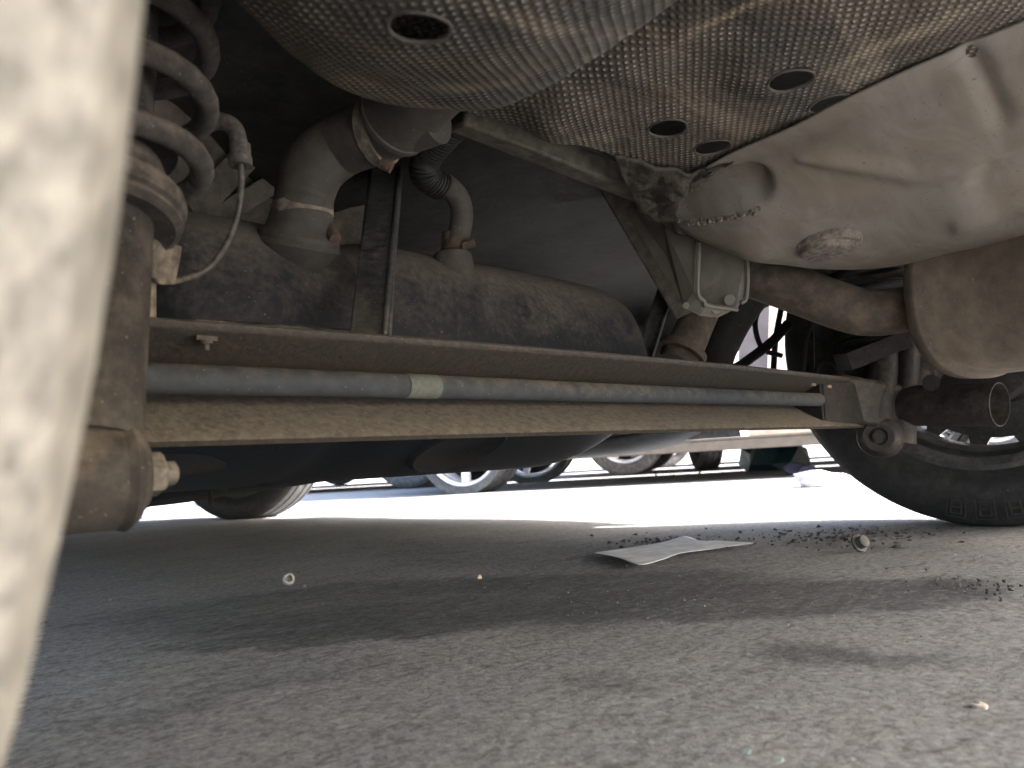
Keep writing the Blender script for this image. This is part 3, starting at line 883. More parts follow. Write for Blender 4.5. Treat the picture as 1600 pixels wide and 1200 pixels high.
# ---- folded olive bracket
bm = bmesh.new()
polyplate(bm, [W(935, 262, .97), W(1010, 300, .92), W(1040, 353, .87), W(1082, 366, .85), W(1087, 380, .845), W(1086, 455, .845), W(1092, 466, .845), W(1068, 481, .86)], .003)
polyplate(bm, [W(1090, 376, .90), W(1155, 398, .88), W(1165, 408, .877), W(1165, 462, .877), W(1150, 484, .877), W(1100, 474, .895), W(1090, 460, .90)], .003)
polyplate(bm, [W(1068, 481, .86), W(1092, 466, .845), W(1104, 474, .85), W(1152, 482, .872), W(1122, 497, .862), W(1095, 494, .86)], .003)
bk = link('bracket', bm, M['bracket'], car, smooth=False, bevel=.0015)
bm = bmesh.new()   # folded lips
tube(bm, [W(1086, 372, .842), W(1092, 384, .84), W(1090, 455, .84), W(1100, 470, .845), W(1106, 478, .85), W(1152, 484, .87)], .0022, 8, 6)
tube(bm, [W(1155, 398, .878), W(1167, 408, .874), W(1167, 462, .874), W(1158, 474, .874)], .0022, 8, 6)
link('folded_lip', bm, M['bracket'], bk)
bm = bmesh.new()
lathe(bm, [(0, 0), (0, .0062), (.004, .0058), (.004, .0)], W(1140, 468, .873), C0-W(1140, 470, .87), 16)
link('rivet', bm, M['bracket'], bk)
bm = bmesh.new()
lathe(bm, [(0, 0), (0, .004), (.003, .0035), (.003, .0)], W(1072, 477, .855), C0-W(1140, 470, .87), 12)
link('rivet', bm, M['bracket'], bk)

# ---- fuel tank
sec = [(.553, .215), (.547, .245), (.552, .290), (.575, .338), (.625, .370), (.70, .382), (.88, .378), (.97, .34), (1.0, .28), (1.0, .19), (.95, .155), (.86, .142), (.76, .140), (.68, .154), (.60, .184), (.565, .198)]
cy, cz_ = .75, .25
bm = bmesh.new()
xsx = [(.195, .02), (.197, .55), (.205, .80), (.22, .92), (.25, .985), (.30, 1), (.365, 1), (.385, .99), (.395, .94), (.41, .93), (.43, .94), (.445, .99), (.47, 1), (.6, 1), (.72, 1.0), (.775, .985), (.81, .93), (.835, .83), (.85, .66), (.856, .4), (.858, .02)]
rings = []
for x, s in xsx:
    pts = smooth_path([Vector((x, cy+(y-cy)*s, cz_+(z-cz_)*((s if s < .9 else (s*.5+.5)) if z > cz_ or x < .5 else min(1, s*.35+.67)))) for y, z in sec+[sec[0]]], 5)[:-1]
    # right part slightly lower at the far bottom
    rings.append([bm.verts.new(p) for p in pts])
for a, b_ in zip(rings, rings[1:]):
    k = len(a)
    for i in range(k):
        bm.faces.new((a[i], a[(i+1) % k], b_[(i+1) % k], b_[i]))
tank = link('fuel_tank', bm, M['tank'], car, angle=180)
# welded seam flange of the tank's left half
bm = bmesh.new()
tube(bm, [W(243, 430, .60), W(262, 468, .585), (W(300, 500, .575)), W(380, 510, .585), W(460, 514, .60), W(540, 521, .635)], [.006, .0055, .005, .004, .004, .004], 8, 8)
link('seam', bm, M['strap'], tank)
# bottom pressings seen under the beam
bm = bmesh.new()
lathe(bm, [(0, .0), (.001, .048), (.003, .052), (.001, .056), (-.006, .06)], Vector((.56, .640, .1655)), (0, -.42, -1), 40)
link('bottom_boss', bm, M['tray'], tank)
# ---- filler neck and hose
bm = bmesh.new()
from mathutils.bvhtree import BVHTree
_tb = BVHTree.FromPolygons([v.co.copy() for v in tank.data.vertices], [tuple(p.vertices) for p in tank.data.polygons])
_h = _tb.ray_cast(C0, ray(466, 380).normalized())
nb = _h[0]; dn = (nb-C0).dot(fwd)
nrm_ = _h[1] if _h[1].dot(C0-nb) > 0 else -_h[1]
nax = (nrm_*.8+Vector((0, 0, 1))).normalized()
lathe(bm, [(-.025, .022), (-.008, .034), (-.003, .0365), (.001, .034), (.003, .0345), (.006, .034), (.010, .029), (.018, .0265), (.03, .025), (.04, .024)], nb, nax, 48)
link('filler_neck', bm, M['hose'], tank)
bm = bmesh.new()
hp = [nb+nax*.008, W(472, 350, dn+.0), W(477, 300, dn+.005), W(494, 258, dn), W(530, 228, dn*.5+.333), W(570, 212, .652), W(625, 195, .635), W(680, 176, .62)]
tube(bm, hp, [.0235, .0240, .0250, .0262, .0265, .0262, .0245, .0245], 30, 10)
fh = link('filler_hose', bm, M['hose'], car)
bm = bmesh.new()
d = (W(625, 195, .635)-W(570, 212, .65)).normalized()
lathe(bm, [(-.006, .0245), (-.006, .0275), (.004, .0275), (.004, .0245)], W(592, 206, .644), d, 36, close=True)
link('hose_clamp', bm, M['seat'], fh)
bm = bmesh.new()
lathe(bm, [(-.005, .0235), (-.005, .0256), (.005, .0256), (.005, .0235)], nb+nax*.026, (0, 0, 1), 36, close=True)
link('hose_clamp', bm, M['seat'], fh)
bm = bmesh.new()
tube(bm, [W(512, 350, .665), W(524, 374, .65)], .0050, 10, 2)
link('clamp_screw', bm, M['rust'], fh)
bm = bmesh.new()
tube(bm, [W(596, 254, .625), W(612, 262, .625)], .0050, 10, 2)
link('clamp_screw', bm, M['rust'], fh)
bm = bmesh.new()   # wide sleeve the hose pushes into
c1 = W(604, 196, .64); c2 = W(705, 150, .58)
dd = (c2-c1)
L = dd.length
lathe(bm, [(.002, .0245), (-.001, .0285), (.0, .0300), (.003, .0300), (.004, .0288), (L*.6, .0295), (L, .032), (L+.05, .034)], c1+dd*.10, dd+Vector((0, 0, .03)), 44)
link('filler_sleeve', bm, M['hose'], car, solid=.002)
# ---- thin vent hose
_h = _tb.ray_cast(C0, ray(708, 412).normalized())
vb = _h[0]+Vector((0, 0, .002))
vd = (vb-C0).dot(fwd)
bm = bmesh.new()
lathe(bm, [(-.02, .021), (0, .021), (.008, .019), (.012, .012), (.03, .010)], vb, (0, 0, 1), 28)
link('vent_neck', bm, M['hose'], tank)
bm = bmesh.new()
tube(bm, [vb+Vector((0, 0, .006)), W(716, 370, vd), W(722, 335, vd), W(714, 306, .80), W(692, 286, .79), W(676, 276, .79)], .0115, 16, 8)
vh = link('vent_hose', bm, M['hose'], car)
bm = bmesh.new()
pp = smooth_path([W(690, 292, .78), W(664, 272, .76), W(668, 244, .75), W(694, 212, .73), W(726, 182, .70), W(760, 150, .68)], 14)
tube(bm, pp, .0125, 16, 1)
for i in range(1, len(pp)-1, 2):
    t = (pp[i+1]-pp[i-1]).normalized()
    lathe(bm, [(-.0022, .0125), (-.001, .0148), (.001, .0148), (.0022, .0125)], pp[i], t, 16, close=True)
link('corrugated_sleeve', bm, M['blackhose'], vh)
bm = bmesh.new()
lathe(bm, [(-.004, .0118), (-.004, .0135), (.004, .0135), (.004, .0118)], W(712, 383, vd), (0, 0, 1), 20, close=True)
tube(bm, [W(722, 384, vd-.01), W(742, 378, vd-.01)], .005, 8, 2)
link('hose_clamp', bm, M['rust'], vh)
# ---- tank straps
bm = bmesh.new()
bar(bm, W(578, 535, .565), W(606, 235, .86), .030, .006, side=right)
bar(bm, W(552, 535, .575), W(586, 235, .88), .004, .018, side=right)
bar(bm, W(602, 535, .572), W(628, 235, .87), .004, .018, side=right)
link('tank_strap', bm, M['strap'], car, bevel=.0015)
bm = bmesh.new()
bar(bm, W(1006, 562, 1.02), W(1050, 420, 1.10), .022, .006, side=right)
bar(bm, W(1018, 562, 1.01), W(1062, 420, 1.09), .004, .014, side=right)
link('tank_strap', bm, M['strap'], car, bevel=.0015)

# ---- torsion beam axle
YB = .470
NB = 30
def beam_y(x):
    t = (x-.10)/(1.27-.10)
    return YB-.022*math.sin(max(0, min(1, t))*math.pi)
bm = bmesh.new()
rings = []
for i in range(NB+1):
    x = .08+(1.27-.08)*i/NB
    y0 = beam_y(x)
    e = max(0, (x-1.02)/.25)               # flange narrows at the right end
    zt, zb = .238, .175
    pr = [(y0-.002, zt+.0015), (y0, zt), (y0+.035, zt-.016), (y0+.052, zt-.030), (y0+.052, zb+.030), (y0+.030, zb+.016), (y0+.002, zb+.001), (y0-.001, zb-.003),
          (y0+.002, zb-.006), (y0+.034, zb+.009), (y0+.058, zb+.027), (y0+.058, zt-.028), (y0+.036, zt-.009), (y0+.001, zt+.007), (y0-.003, zt+.005)]
    rings.append([bm.verts.new((x, y, z)) for y, z in pr])
for a, b_ in zip(rings, rings[1:]):
    k = len(a)
    for i in range(k):
        bm.faces.new((a[i], a[(i+1) % k], b_[(i+1) % k], b_[i]))
bm.faces.new(rings[0]); bm.faces.new(rings[-1][::-1])
beam = link('axle_beam', bm, M['beam'], car, angle=50)
bm = bmesh.new()
tube(bm, [(.08, .475, .210), (.5, .470, .210), (1.09, .474, .2105)], .0092, 20, 6)
tb = link('torsion_bar', bm, M['bar'], car)
bm = bmesh.new()
pa, pb = HY(632, 603, .47), HY(681, 605, .47)
lathe(bm, [(0, .0093), (.0, .0095), ((pb-pa).x, .0095), ((pb-pa).x, .0093)], Vector((pa.x, .4705, .2100)), (1, 0.002, 0), 28, close=True)
link('paint_mark', bm, plain('white_paint_mark', (.15, .165, .145), .9, scale=260), tb)
bm = bmesh.new()      # end plate where the bar is welded in
box(bm, (1.093, .492, .207), .006, .044, .060)
bar(bm, Vector((1.10, .480, .207)), Vector((1.30, .46, .205)), .060, .02, side=(0, 0, 1))
link('end_gusset', bm, M['darksteel'], beam, bevel=.002, smooth=False)
bm = bmesh.new()      # bolt and clip on the top flange at left
lathe(bm, [(0, 0), (0, .004), (.002, .004), (.002, .002), (.006, .002), (.006, 0)], HY(322, 533, .466), (0, 0, -1), 12)
box(bm, HY(322, 529, .466)+Vector((0, .0, 0)), .013, .004, .003)
box(bm, HY(322, 509, .475), .018, .012, .005)
link('clip_bolt', bm, M['beam'], beam)
for px in (1270, 1295):
    bm = bmesh.new()
    box(bm, HY(px, 601 if px < 1280 else 604, .452), .012, .003, .0035)
    link('weld_tab', bm, M['seat'], beam)

# ---- left suspension strut
top = W(182, -160, .50); bot = W(121, 690, .385)
ax = (top-bot).normalized()
bm = bmesh.new()
lathe(bm, [(0, .020), (.012, .027), (.02, .0295), (.085, .0295), (.10, .0290)], bot, ax, 32)
def along(py):   # point of the strut axis at image height py
    lo, hi = 0., 1.
    for _ in range(40):
        mid = (lo+hi)/2
        if pix(bot+(top-bot)*mid)[1] > py: lo = mid
        else: hi = mid
    return bot+(top-bot)*lo
s0 = along(338)
lathe(bm, [(0, .0295), ((s0-bot).length, .0300)], bot, ax, 32)
shock = link('shock_absorber', bm, M['shock'], car)
bm = bmesh.new()
s1 = along(268)
h1 = (s1-bot).length; h0 = (s0-bot).length
lathe(bm, [(h0-.004, .030), (h0-.006, .041), (h0-.003, .045), (h0+.000, .0445), (h0+.002, .0465), (h0+.009, .0470), (h0+.013, .0455), (h0+.014, .036), (h1-.002, .036), (h1+.006, .033), (h1+.007, .02)], bot, ax, 48)
link('spring_seat', bm, M['spring'], shock)
bm = bmesh.new()
h2 = (along(-160)-bot).length
lathe(bm, [(h1, .029), (h1+.012, .029), (h1+.016, .041), (h1+.018, .041), (h1+.018, .027), (h2, .0285)], bot, ax, 36)
link('dust_tube', bm, M['shock'], shock)
# coil spring
bm = bmesh.new()
a1 = ax.orthogonal().normalized(); a2 = ax.cross(a1)
pts = []
turns = 4.2
hA = h0+.0095
for k in range(int(turns*28)+1):
    a = 2*math.pi*k/28
    hgt = hA+.0425*k/28
    rr_ = .0500+.0065*min(1, k/28)
    pts.append(bot+ax*hgt+rr_*(math.cos(a+1.1)*a1+math.sin(a+1.1)*a2))
tube(bm, pts, .0068, 14, 1)
link('coil_spring', bm, M['spring'], car)
# lower eye: sleeve lying across the car with bolt and nut
bm = bmesh.new()
eo = HX(222, 742, .150)
eo = Vector((.150, eo.y, eo.z))
lathe(bm, [(-.10, .0265), (-.014, .0265), (-.012, .0255), (-.0115, .021)], eo, (1, -.05, 0), 40)
lathe(bm, [(-.0135, .0262), (-.009, .0275), (-.007, .0262), (-.004, .024), (-.002, .019), (.0, .018), (.0, .0)], eo, (1, -.05, 0), 40)
eye = link('shock_eye', bm, M['shock'], shock)
bm = bmesh.new()
lathe(bm, [(0, .0), (0, .0125), (.001, .0125), (.001, .0115), (.008, .0115), (.010, .0095), (.010, .0065), (.0145, .0060), (.016, .0)], eo, (1, -.05, 0), 6)
lathe(bm, [(.008, .0), (.008, .0065), (.0155, .0062), (.017, .004), (.017, .0)], eo, (1, -.05, 0), 20)
link('nut', bm, M['nut'], eye)
bm = bmesh.new()
bar(bm, bot+ax*.02, eo+Vector((-.03, 0, .01)), .045, .03, side=(1, 0, 0))
tube(bm, [bot+ax*.03, bot+Vector((0, 0, -.01)), eo+Vector((-.035, 0, 0))], [.0285, .024, .025], 24, 6)
link('eye_neck', bm, M['shock'], shock, bevel=.006)
# tan bracket plates below the seat
bm = bmesh.new()
pl = [W(236, 372, .44), W(286, 385, .47), W(284, 400, .47), W(275, 447, .47), W(252, 445, .455), W(238, 435, .45)]
polyplate(bm, pl, .004)
polyplate(bm, [W(222, 440, .45), W(246, 438, .46), W(246, 512, .47), W(222, 508, .455)], .003)
link('strut_bracket', bm, M['seat'], shock, bevel=.002, smooth=False)
# brake cable
bm = bmesh.new()
tube(bm, [W(326, 192, .53), W(350, 190, .53), W(368, 204, .53), W(375, 232, .53)], .0058, 12, 8)
lathe(bm, [(0, .0068), (0, .0080), (.006, .0080), (.006, .004)], W(375, 246, .53), (0, 0, -1), 16)
tube(bm, [W(375, 225, .53), W(376, 248, .53)], .0070, 12, 2)
cab = link('cable_elbow', bm, M['cable'], car)
bm = bmesh.new()
tube(bm, [W(376, 250, .53), W(377, 290, .53), W(370, 340, .53), W(350, 388, .525), (W(318, 424, .515)), W(270, 440, .50), W(240, 440, .48)], .0021, 10, 10)
link('brake_cable', bm, M['cable'], car)

# ---- right strut, arm, hub tube
bm = bmesh.new()
e2 = HX(1373, 682, 1.235)
lathe(bm, [(0, 0), (0, .011), (-.004, .013), (-.004, .022), (.002, .026), (.006, .031), (.012, .032), (.014, .030), (.016, .0345), (.08, .0345)], e2, (.93, .28, 0), 36)
tube(bm, [W(1405, 690, 1.21), W(1412, 640, 1.21), W(1420, 560, 1.21), W(1428, 470, 1.2)], [.024, .018, .016, .015], 16, 8)
tube(bm, [W(1372, 655, 1.205), W(1374, 620, 1.21), W(1382, 560, 1.22), W(1380, 500, 1.22)], [.022, .024, .020, .020], 18, 8)
rs = link('shock_absorber', bm, M['drum'], car)
bm = bmesh.new()
lathe(bm, [(0, 0), (0, .0085), (.006, .0085), (.006, .004), (.006, 0)], e2+Vector((-.008, -.002, 0)), (.93, .28, 0), 6)
link('nut', bm, M['drum'], rs)
bm = bmesh.new()
lathe(bm, [(0, .0), (0, .045), (.006, .052), (.012, .052), (.016, .045), (.02, .03)], W(1362, 552, 1.22), (.12, 0, 1), 30)
bar(bm, W(1316, 566, 1.19), W(1408, 530, 1.19), .026, .05, side=up)
link('spring_seat', bm, M['darksteel'], rs)
bm = bmesh.new()
a1 = Vector((1, 0, 0)); a2 = Vector((0, 1, 0))
c_ = W(1362, 540, 1.24)
tube(bm, [c_+Vector((.055*math.cos(k*.35), .055*math.sin(k*.35), .0018*k)) for k in range(80)], .0068, 10, 1)
link('coil_spring', bm, M['darksteel'], car)
bm = bmesh.new()      # horizontal stub tube with open end
t0, t1 = W(1405, 634, 1.22), W(1562, 632, 1.10)
ta = (t1-t0)
lathe(bm, [(0, .0), (0, .031), (ta.length, .031), (ta.length+.0005, .0305), (ta.length+.0005, .0298), (ta.length-.05, .028), (ta.length-.05, 0)], t0, ta, 40)
hub = link('trailing_arm_tube', bm, M['drum'], car)
bm = bmesh.new()
lathe(bm, [(-.002, .0), (-.002, .0072), (.0012, .0072), (.0012, 0)], W(1483, 633, 1.129), C0-W(1483, 633, 1.12), 20)
link('hole_disc', bm, M['black'], hub)  # black disc puts the dark of a hole into the colour
bm = bmesh.new()      # brake drum backing plate inside wheel
lathe(bm, [(0, .0), (0, .09), (.01, .115), (.03, .118), (.05, .118), (.05, 0)], (1.385, AY, .31), (1, 0, 0), 48)
link('brake_backing_plate', bm, M['darksteel'], car)
bm = bmesh.new()
bar(bm, W(1300, 620, 1.18), W(1420, 640, 1.22), .07, .03, side=up)
tube(bm, [W(1400, 640, 1.22), W(1450, 560, 1.3), W(1500, 500, 1.36)], [.03, .035, .04], 14, 6)
link('trailing_arm', bm, M['drum'], car, bevel=.006)
for pts in ([W(1265, 610, 1.22), W(1280, 570, 1.24), W(1300, 568, 1.24), W(1320, 590, 1.24), W(1345, 596, 1.24)], [W(1250, 600, 1.2), W(1256, 565, 1.22), W(1262, 520, 1.25), W(1290, 470, 1.3)],
            [W(1440, 500, 1.1), W(1470, 545, 1.12), W(1500, 585, 1.15)], [W(1425, 470, 1.1), W(1455, 515, 1.1), W(1520, 560, 1.12)]):
    bm = bmesh.new()
    tube(bm, pts, .0042, 8, 8)
    link('brake_line', bm, M['darksteel'], car)
for px, py in ((1455, 598), (1470, 545)):
    bm = bmesh.new()
    lathe(bm, [(0, 0), (0, .012), (.01, .012), (.01, 0)], W(px, py, 1.14), C0-W(px, py, 1.14), 14)
    link('bolt_head', bm, M['darksteel'], car)
# pipes and boots right of the tank
bm = bmesh.new()
tube(bm, [W(1108, 455, 1.14), W(1085, 510, 1.12), W(1058, 570, 1.10)], [.026, .026, .028], 20, 6)
lathe(bm, [(0, .028), (0, .036), (.01, .036), (.012, .028)], W(1062, 556, 1.10), W(1108, 455, 1.14)-W(1058, 570, 1.10), 24, close=True)
link('bump_stop', bm, M['pipe'], car)
bm = bmesh.new()
tube(bm, [W(1185, 440, 1.30), W(1145, 488, 1.28), W(1118, 545, 1.26), W(1105, 590, 1.24)], [.035, .037, .034, .034], 20, 6)
link('rubber_boot', bm, M['darksteel'], car)
bm = bmesh.new()      # black wires crossing the bright gap
tube(bm, [W(1212, 470, 1.35), W(1188, 482, 1.35), W(1180, 510, 1.35), W(1192, 545, 1.35), W(1222, 556, 1.35)], .0045, 8, 8)
tube(bm, [W(1232, 505, 1.35), W(1205, 535, 1.35), W(1170, 562, 1.33), W(1150, 575, 1.3)], .0085, 8, 8)
tube(bm, [W(1222, 475, 1.4), W(1212, 530, 1.4), W(1208, 590, 1.4)], .0055, 8, 6)
link('wiring', bm, M['black'], car)

bm = bmesh.new()
polyplate(bm, [W(1268, 440, 1.26), W(1460, 430, 1.245), W(1460, 612, 1.235), W(1330, 640, 1.24), W(1275, 600, 1.26)], .004)
link('slot_cover_plate', bm, M['darksteel'], car, smooth=False)  # added dark plate, hides the bright upper slots of the rim
bm = bmesh.new()
grid(bm, [[W(1100, 330, 1.45), W(1180, 330, 1.42), W(1300, 330, 1.35), W(1460, 330, 1.24)], [W(1100, 420, 1.45), W(1180, 425, 1.42), W(1300, 430, 1.35), W(1460, 430, 1.24)], [W(1100, 462, 1.42), W(1180, 462, 1.40), W(1300, 480, 1.34), W(1460, 520, 1.24)]], 5, 5, lambda p: p+Vector((0, 0, .01))*noise.noise(p*14))
link('inner_arch_panel', bm, M['under'], car, solid=.004, angle=180)
# ---- exhaust pipe and muffler
bm = bmesh.new()
pe = [W(1040, 392, 1.04), W(1120, 412, 1.00), W(1185, 434, .97), W(1240, 452, .95), W(1300, 474, .93), (W(1350, 488, .92)), W(1400, 486, .91), W(1460, 473, .90), W(1530, 460, .9)]
tube(bm, pe, [.027, .027, .0275, .028, .028, .0275, .0265, .0255, .0255], 30, 10)
link('exhaust_pipe', bm, M['pipe'], car)
bm = bmesh.new()
# oval can: axis runs rearwards, end cap towards the pipe
mc = W(1520, 476, .905)
mdir = (W(1750, 430, .80)-W(1520, 476, .93)).normalized()
mup = (up-mdir*up.dot(mdir)).normalized(); msd = mdir.cross(mup)
rings = []
for (h, s) in ((-.012, .90), (-.014, .99), (-.012, 1.03), (-.002, 1.04), (.001, 1.035), (.004, 1.0), (.10, 1.0), (.28, 1.0), (.285, .95)):
    ring = []
    for k in range(56):
        a = 2*math.pi*k/56
        ca, sa = math.cos(a), math.sin(a)
        e = 2/2.5
        ring.append(bm.verts.new(mc+mdir*h+mup*(.082*s*math.copysign(abs(sa)**e, sa))+msd*(.105*s*math.copysign(abs(ca)**e, ca))))
    rings.append(ring)
for a, b_ in zip(rings, rings[1:]):
    for k in range(56): bm.faces.new((a[k], a[(k+1) % 56], b_[(k+1) % 56], b_[k]))
bm.faces.new(rings[0]); bm.faces.new(rings[-1][::-1])
link('muffler', bm, M['muffler'], car, angle=60)

# ---- things hanging low ahead of the tank at left
bm = bmesh.new()
grid(bm, [[W(120, 660, 1.0), W(250, 690, 1.05), W(360, 690, 1.1), W(480, 690, 1.2), W(600, 690, 1.3)],
          [W(120, 740, 1.0), W(250, 742, 1.1), W(360, 735, 1.15), W(480, 725, 1.25), W(600, 720, 1.35)],
          [W(90, 796, 1.15), W(240, 783, 1.25), W(340, 772, 1.35), W(480, 750, 1.45), W(600, 738, 1.5)],
          [W(90, 793, 1.6), W(240, 780, 1.7), W(340, 770, 1.8), W(480, 749, 1.9), W(600, 738, 1.9)]], 8, 8, lambda p: p+Vector((0, 0, .012))*noise.noise(p*7))
link('under_tray', bm, M['tray'], car, solid=.006, angle=180)
bm = bmesh.new()
tube(bm, [W(215, 715, .62), W(300, 705, .66), W(400, 690, .74), W(520, 672, .84), W(600, 660, .9)], [.012, .020, .018, .012, .008], 14, 8)
tube(bm, [W(340, 730, .9), W(440, 700, .95), W(560, 680, 1.0)], [.03, .02, .01], 14, 8)
link('hand_brake_linkage', bm, M['tray'], car)
bm = bmesh.new()
bar(bm, W(328, 768, 1.2), W(330, 792, 1.2), .006, .006)
link('hanger_stub', bm, M['darksteel'], car)

# ================================================================== OTHER CARS
def cam_xy(cx, d):
    return Vector((C0.x+math.cos(PSI)*d+math.sin(PSI)*cx, C0.y+math.sin(PSI)*d-math.cos(PSI)*cx))
tyre3 = mk('tyre', tyre_bm(rr=.262, seg=56)); tyre3.materials.append(M['tyrefar'])
rim3 = mk('rim', alloy_rim_bm(rr=.262)); rim3.materials.append(M['rimlight'])
tyre2 = mk('tyre', tyre_bm(seg=56)); tyre2.materials.append(M['tyrefar'])
rim2 = mk('rim', alloy_rim_bm()); rim2.materials.append(M['rimlight'])
paints = {'silver': plain('silver_paint', (.55, .55, .60), .3, .2), 'cream': plain('champagne_paint', (.50, .42, .34), .35, .1), 'teal': plain('dark_teal_paint', (.02, .09, .11), .3), 'white': plain('white_paint', (.75, .76, .78), .3), 'red': plain('maroon_paint', (.22, .03, .03), .3)}
def other_car(label, paint, p, a_side, near=1, y_off=0, sill=.18, dark_wheels=False, group='cars parked across the yard', wb=2.5):
    """p: ground point of the near rear wheel; a_side: heading of the car (its +y)"""
    h = Vector((math.cos(a_side), math.sin(a_side)))
    xr = Vector((h.y, -h.x))             # the car's +x side
    c = Vector((p.x, p.y))-h*y_off-xr*near*.70
    root = thing('parked_car', label, 'car', (c.x, c.y, 0), group, rz=a_side-math.pi/2)
    car_body(root, 1.66, wb, .62, .72, .36, sill, .30, .31, 1.48, paints[paint])
    for s in (-1, 1):
        for yy in (0, wb):
            add_wheel(root, (s*.70, yy, .31), M['tyrefar'], M['rimlight'], tyre3 if paint == 'cream' else tyre2, rim3 if paint == 'cream' else rim2, rz=0 if s > 0 else math.pi, spin=random.uniform(0, 6))
    return root
def ang(p, q): return math.atan2(q.y-p.y, q.x-p.x)
# near side line of the first car across the lane
pA = cam_xy(-.28+.03, 4.33-.05); qA = cam_xy(1.45, 3.82)
aA = ang(pA, qA)
# heading along aA puts our side on its right-hand (+x is to the right of heading)
nside = 1 if (Vector((math.sin(aA), -math.cos(aA))).dot(-pA) > 0) else -1
carA = other_car('champagne car across the lane with silver five-spoke wheel, light sill and flap under it', 'cream', pA, aA, near=nside, sill=.155)
for q_ in carA.children:
    if q_.name.startswith('wheel') and abs(q_.location.y) < .1 and q_.location.x*nside > 0: q_.rotation_euler.z -= R(20)
bm = bmesh.new()
fc = W(1178, 674, 3.9)
Mx = Matrix.Rotation(aA, 3, 'Z')
box(bm, fc+Vector((0, 0, .0)), .14, .008, .12, Mx)
fl = link('mud_flap', bm, plain('grey_flap', (.30, .31, .33), .5), carA, bevel=.003)
bm = bmesh.new()
for dx in (-.066, -.02, .066):
    box(bm, fc+Mx @ Vector((dx, -.008, 0)), .008, .006, .12, Mx)
box(bm, fc+Mx @ Vector((0, -.0085, -.058)), .132, .006, .006, Mx)
link('flap_rib', bm, M['black'], fl)
pB = cam_xy(.84, 6.05)
other_car('silver car behind the champagne one, its wheel showing beneath that car', 'silver', pB, aA, near=nside, sill=.20)
pC = cam_xy(-.80, 6.0)
other_car('white car parked further left, its dark tyre beside the silver five-spoke wheel', 'white', pC, aA, near=nside, y_off=2.5, sill=.19)
pD = cam_xy(1.55, 8.4)
other_car('dark teal car in the rear row seen between the tyres', 'teal', pD, aA+.15, near=nside, sill=.17)
pE = cam_xy(-2.6, 8.6)
other_car('maroon car in the rear row far to the left', 'red', pE, aA, near=nside, y_off=0, sill=.19)

# low pale yard wall behind the rows
bm = bmesh.new()
wa, wb_ = cam_xy(-14, 15), cam_xy(14, 13)
bar(bm, Vector((wa.x, wa.y, 1.2)), Vector((wb_.x, wb_.y, 1.2)), 2.4, .2, side=(0, 0, 1))
yw = link('yard_wall', bm, plain('pale_render', (.55, .54, .52), .9, scale=2), None, smooth=False)
single(yw, 'long pale rendered wall behind the rows of parked cars', 'wall')

# ================================================================== LOOSE THINGS ON THE GROUND
def G(px, py): return HZ(px, py, 0)
# paper sheet
outl_t = [(930, 870), (985, 861), (1040, 850), (1070, 843), (1095, 850), (1125, 850), (1181, 854)]
outl_b = [(930, 870), (965, 877), (1000, 888), (1035, 880), (1065, 870), (1115, 863), (1181, 854)]
bm = bmesh.new()
rows = []
for t in (0, .33, .66, 1):
    rows.append([G(a[0]+(b_[0]-a[0])*t, a[1]+(b_[1]-a[1])*t)+Vector((0, 0, .004)) for a, b_ in zip(outl_t, outl_b)])
def pf(p):
    x, y = pix(p)
    return p+Vector((0, 0, .001+.0008*math.sin(x*.028)+.0010*noise.noise(p*11)+.0008*math.exp(-((x-1070)/40)**2)))
grid(bm, rows, 7, 7, pf)
o = link('paper_sheet', bm, plain('white_paper', (.74, .77, .83), .8, scale=30), solid=.0004, angle=180)
single(o, 'crumpled pale grey sheet lying flat on the ground in front of the right rear tyre', 'sheet')
# white plastic cap
c = G(451, 915)
bm = bmesh.new()
lathe(bm, [(0, .0065), (.001, .0082), (.010, .0078), (.0115, .006), (.0115, .0045), (.003, .004), (.003, 0)], c+Vector((0, 0, .0075)), (-.35, -.75, .25), 18)
o = link('plastic_cap', bm, plain('dirty_white_plastic', (.36, .355, .34), .6, scale=160))
single(o, 'small dirty white plastic cap standing on its edge on the left of the ground', 'cap')
# bolt / nut with washer
c = G(1342, 862)
bm = bmesh.new()
lathe(bm, [(0, 0), (0, .012), (.004, .012), (.004, .0085), (.013, .008), (.015, .005), (.015, 0)], c+Vector((0, 0, .0105)), (-.3, -.8, .35), 24)
o = link('wheel_nut', bm, dusty('worn_steel', (.07, .07, .07), (.12, .115, .105), .5, 90, .2, .9))
single(o, 'round grey steel nut with washer on the ground below the right rear tyre', 'nut')
def rock(name, label, cat, px, py, s, m_, group=None, seed=0, flat=.6, sub=2):
    bm = bmesh.new()
    bmesh.ops.create_icosphere(bm, subdivisions=sub, radius=s)
    for v in bm.verts:
        v.co *= 1+.45*noise.noise(v.co/s*1.3+Vector((seed, 0, 0)))
        v.co.z *= flat
        v.co.z = max(v.co.z, -s*flat*.4)
    p = G(px, py)
    for v in bm.verts: v.co += p+Vector((0, 0, s*flat*.4))
    o = link(name, bm, m_, smooth=False)
    single(o, label, cat, group)
    return o
mchalk = plain('pale_stone', (.50, .44, .37), .9, scale=160)
mgrit = plain('pale_grit_stone', (.45, .44, .42), .9, scale=160)
mdk = plain('dark_stone', (.05, .05, .05), .9, scale=160)
mst = plain('grey_stone', (.16, .15, .14), .9, scale=160)
rock('pebble', 'pale pebble at the lower right, alone on the asphalt', 'pebble', 1531, 1106, .0042, mchalk, seed=3)
rock('pebble', 'tiny white chip right of the plastic cap in mid ground', 'pebble', 749, 904, .0032, mchalk, seed=5, flat=1.2)
rock('pebble', 'grey flat pebble just right of the plastic cap', 'pebble', 474, 917, .0040, mst, seed=9)
rock('pebble', 'brown lump right of the steel nut', 'pebble', 1403, 856, .0085, mdk, seed=14, flat=.4)
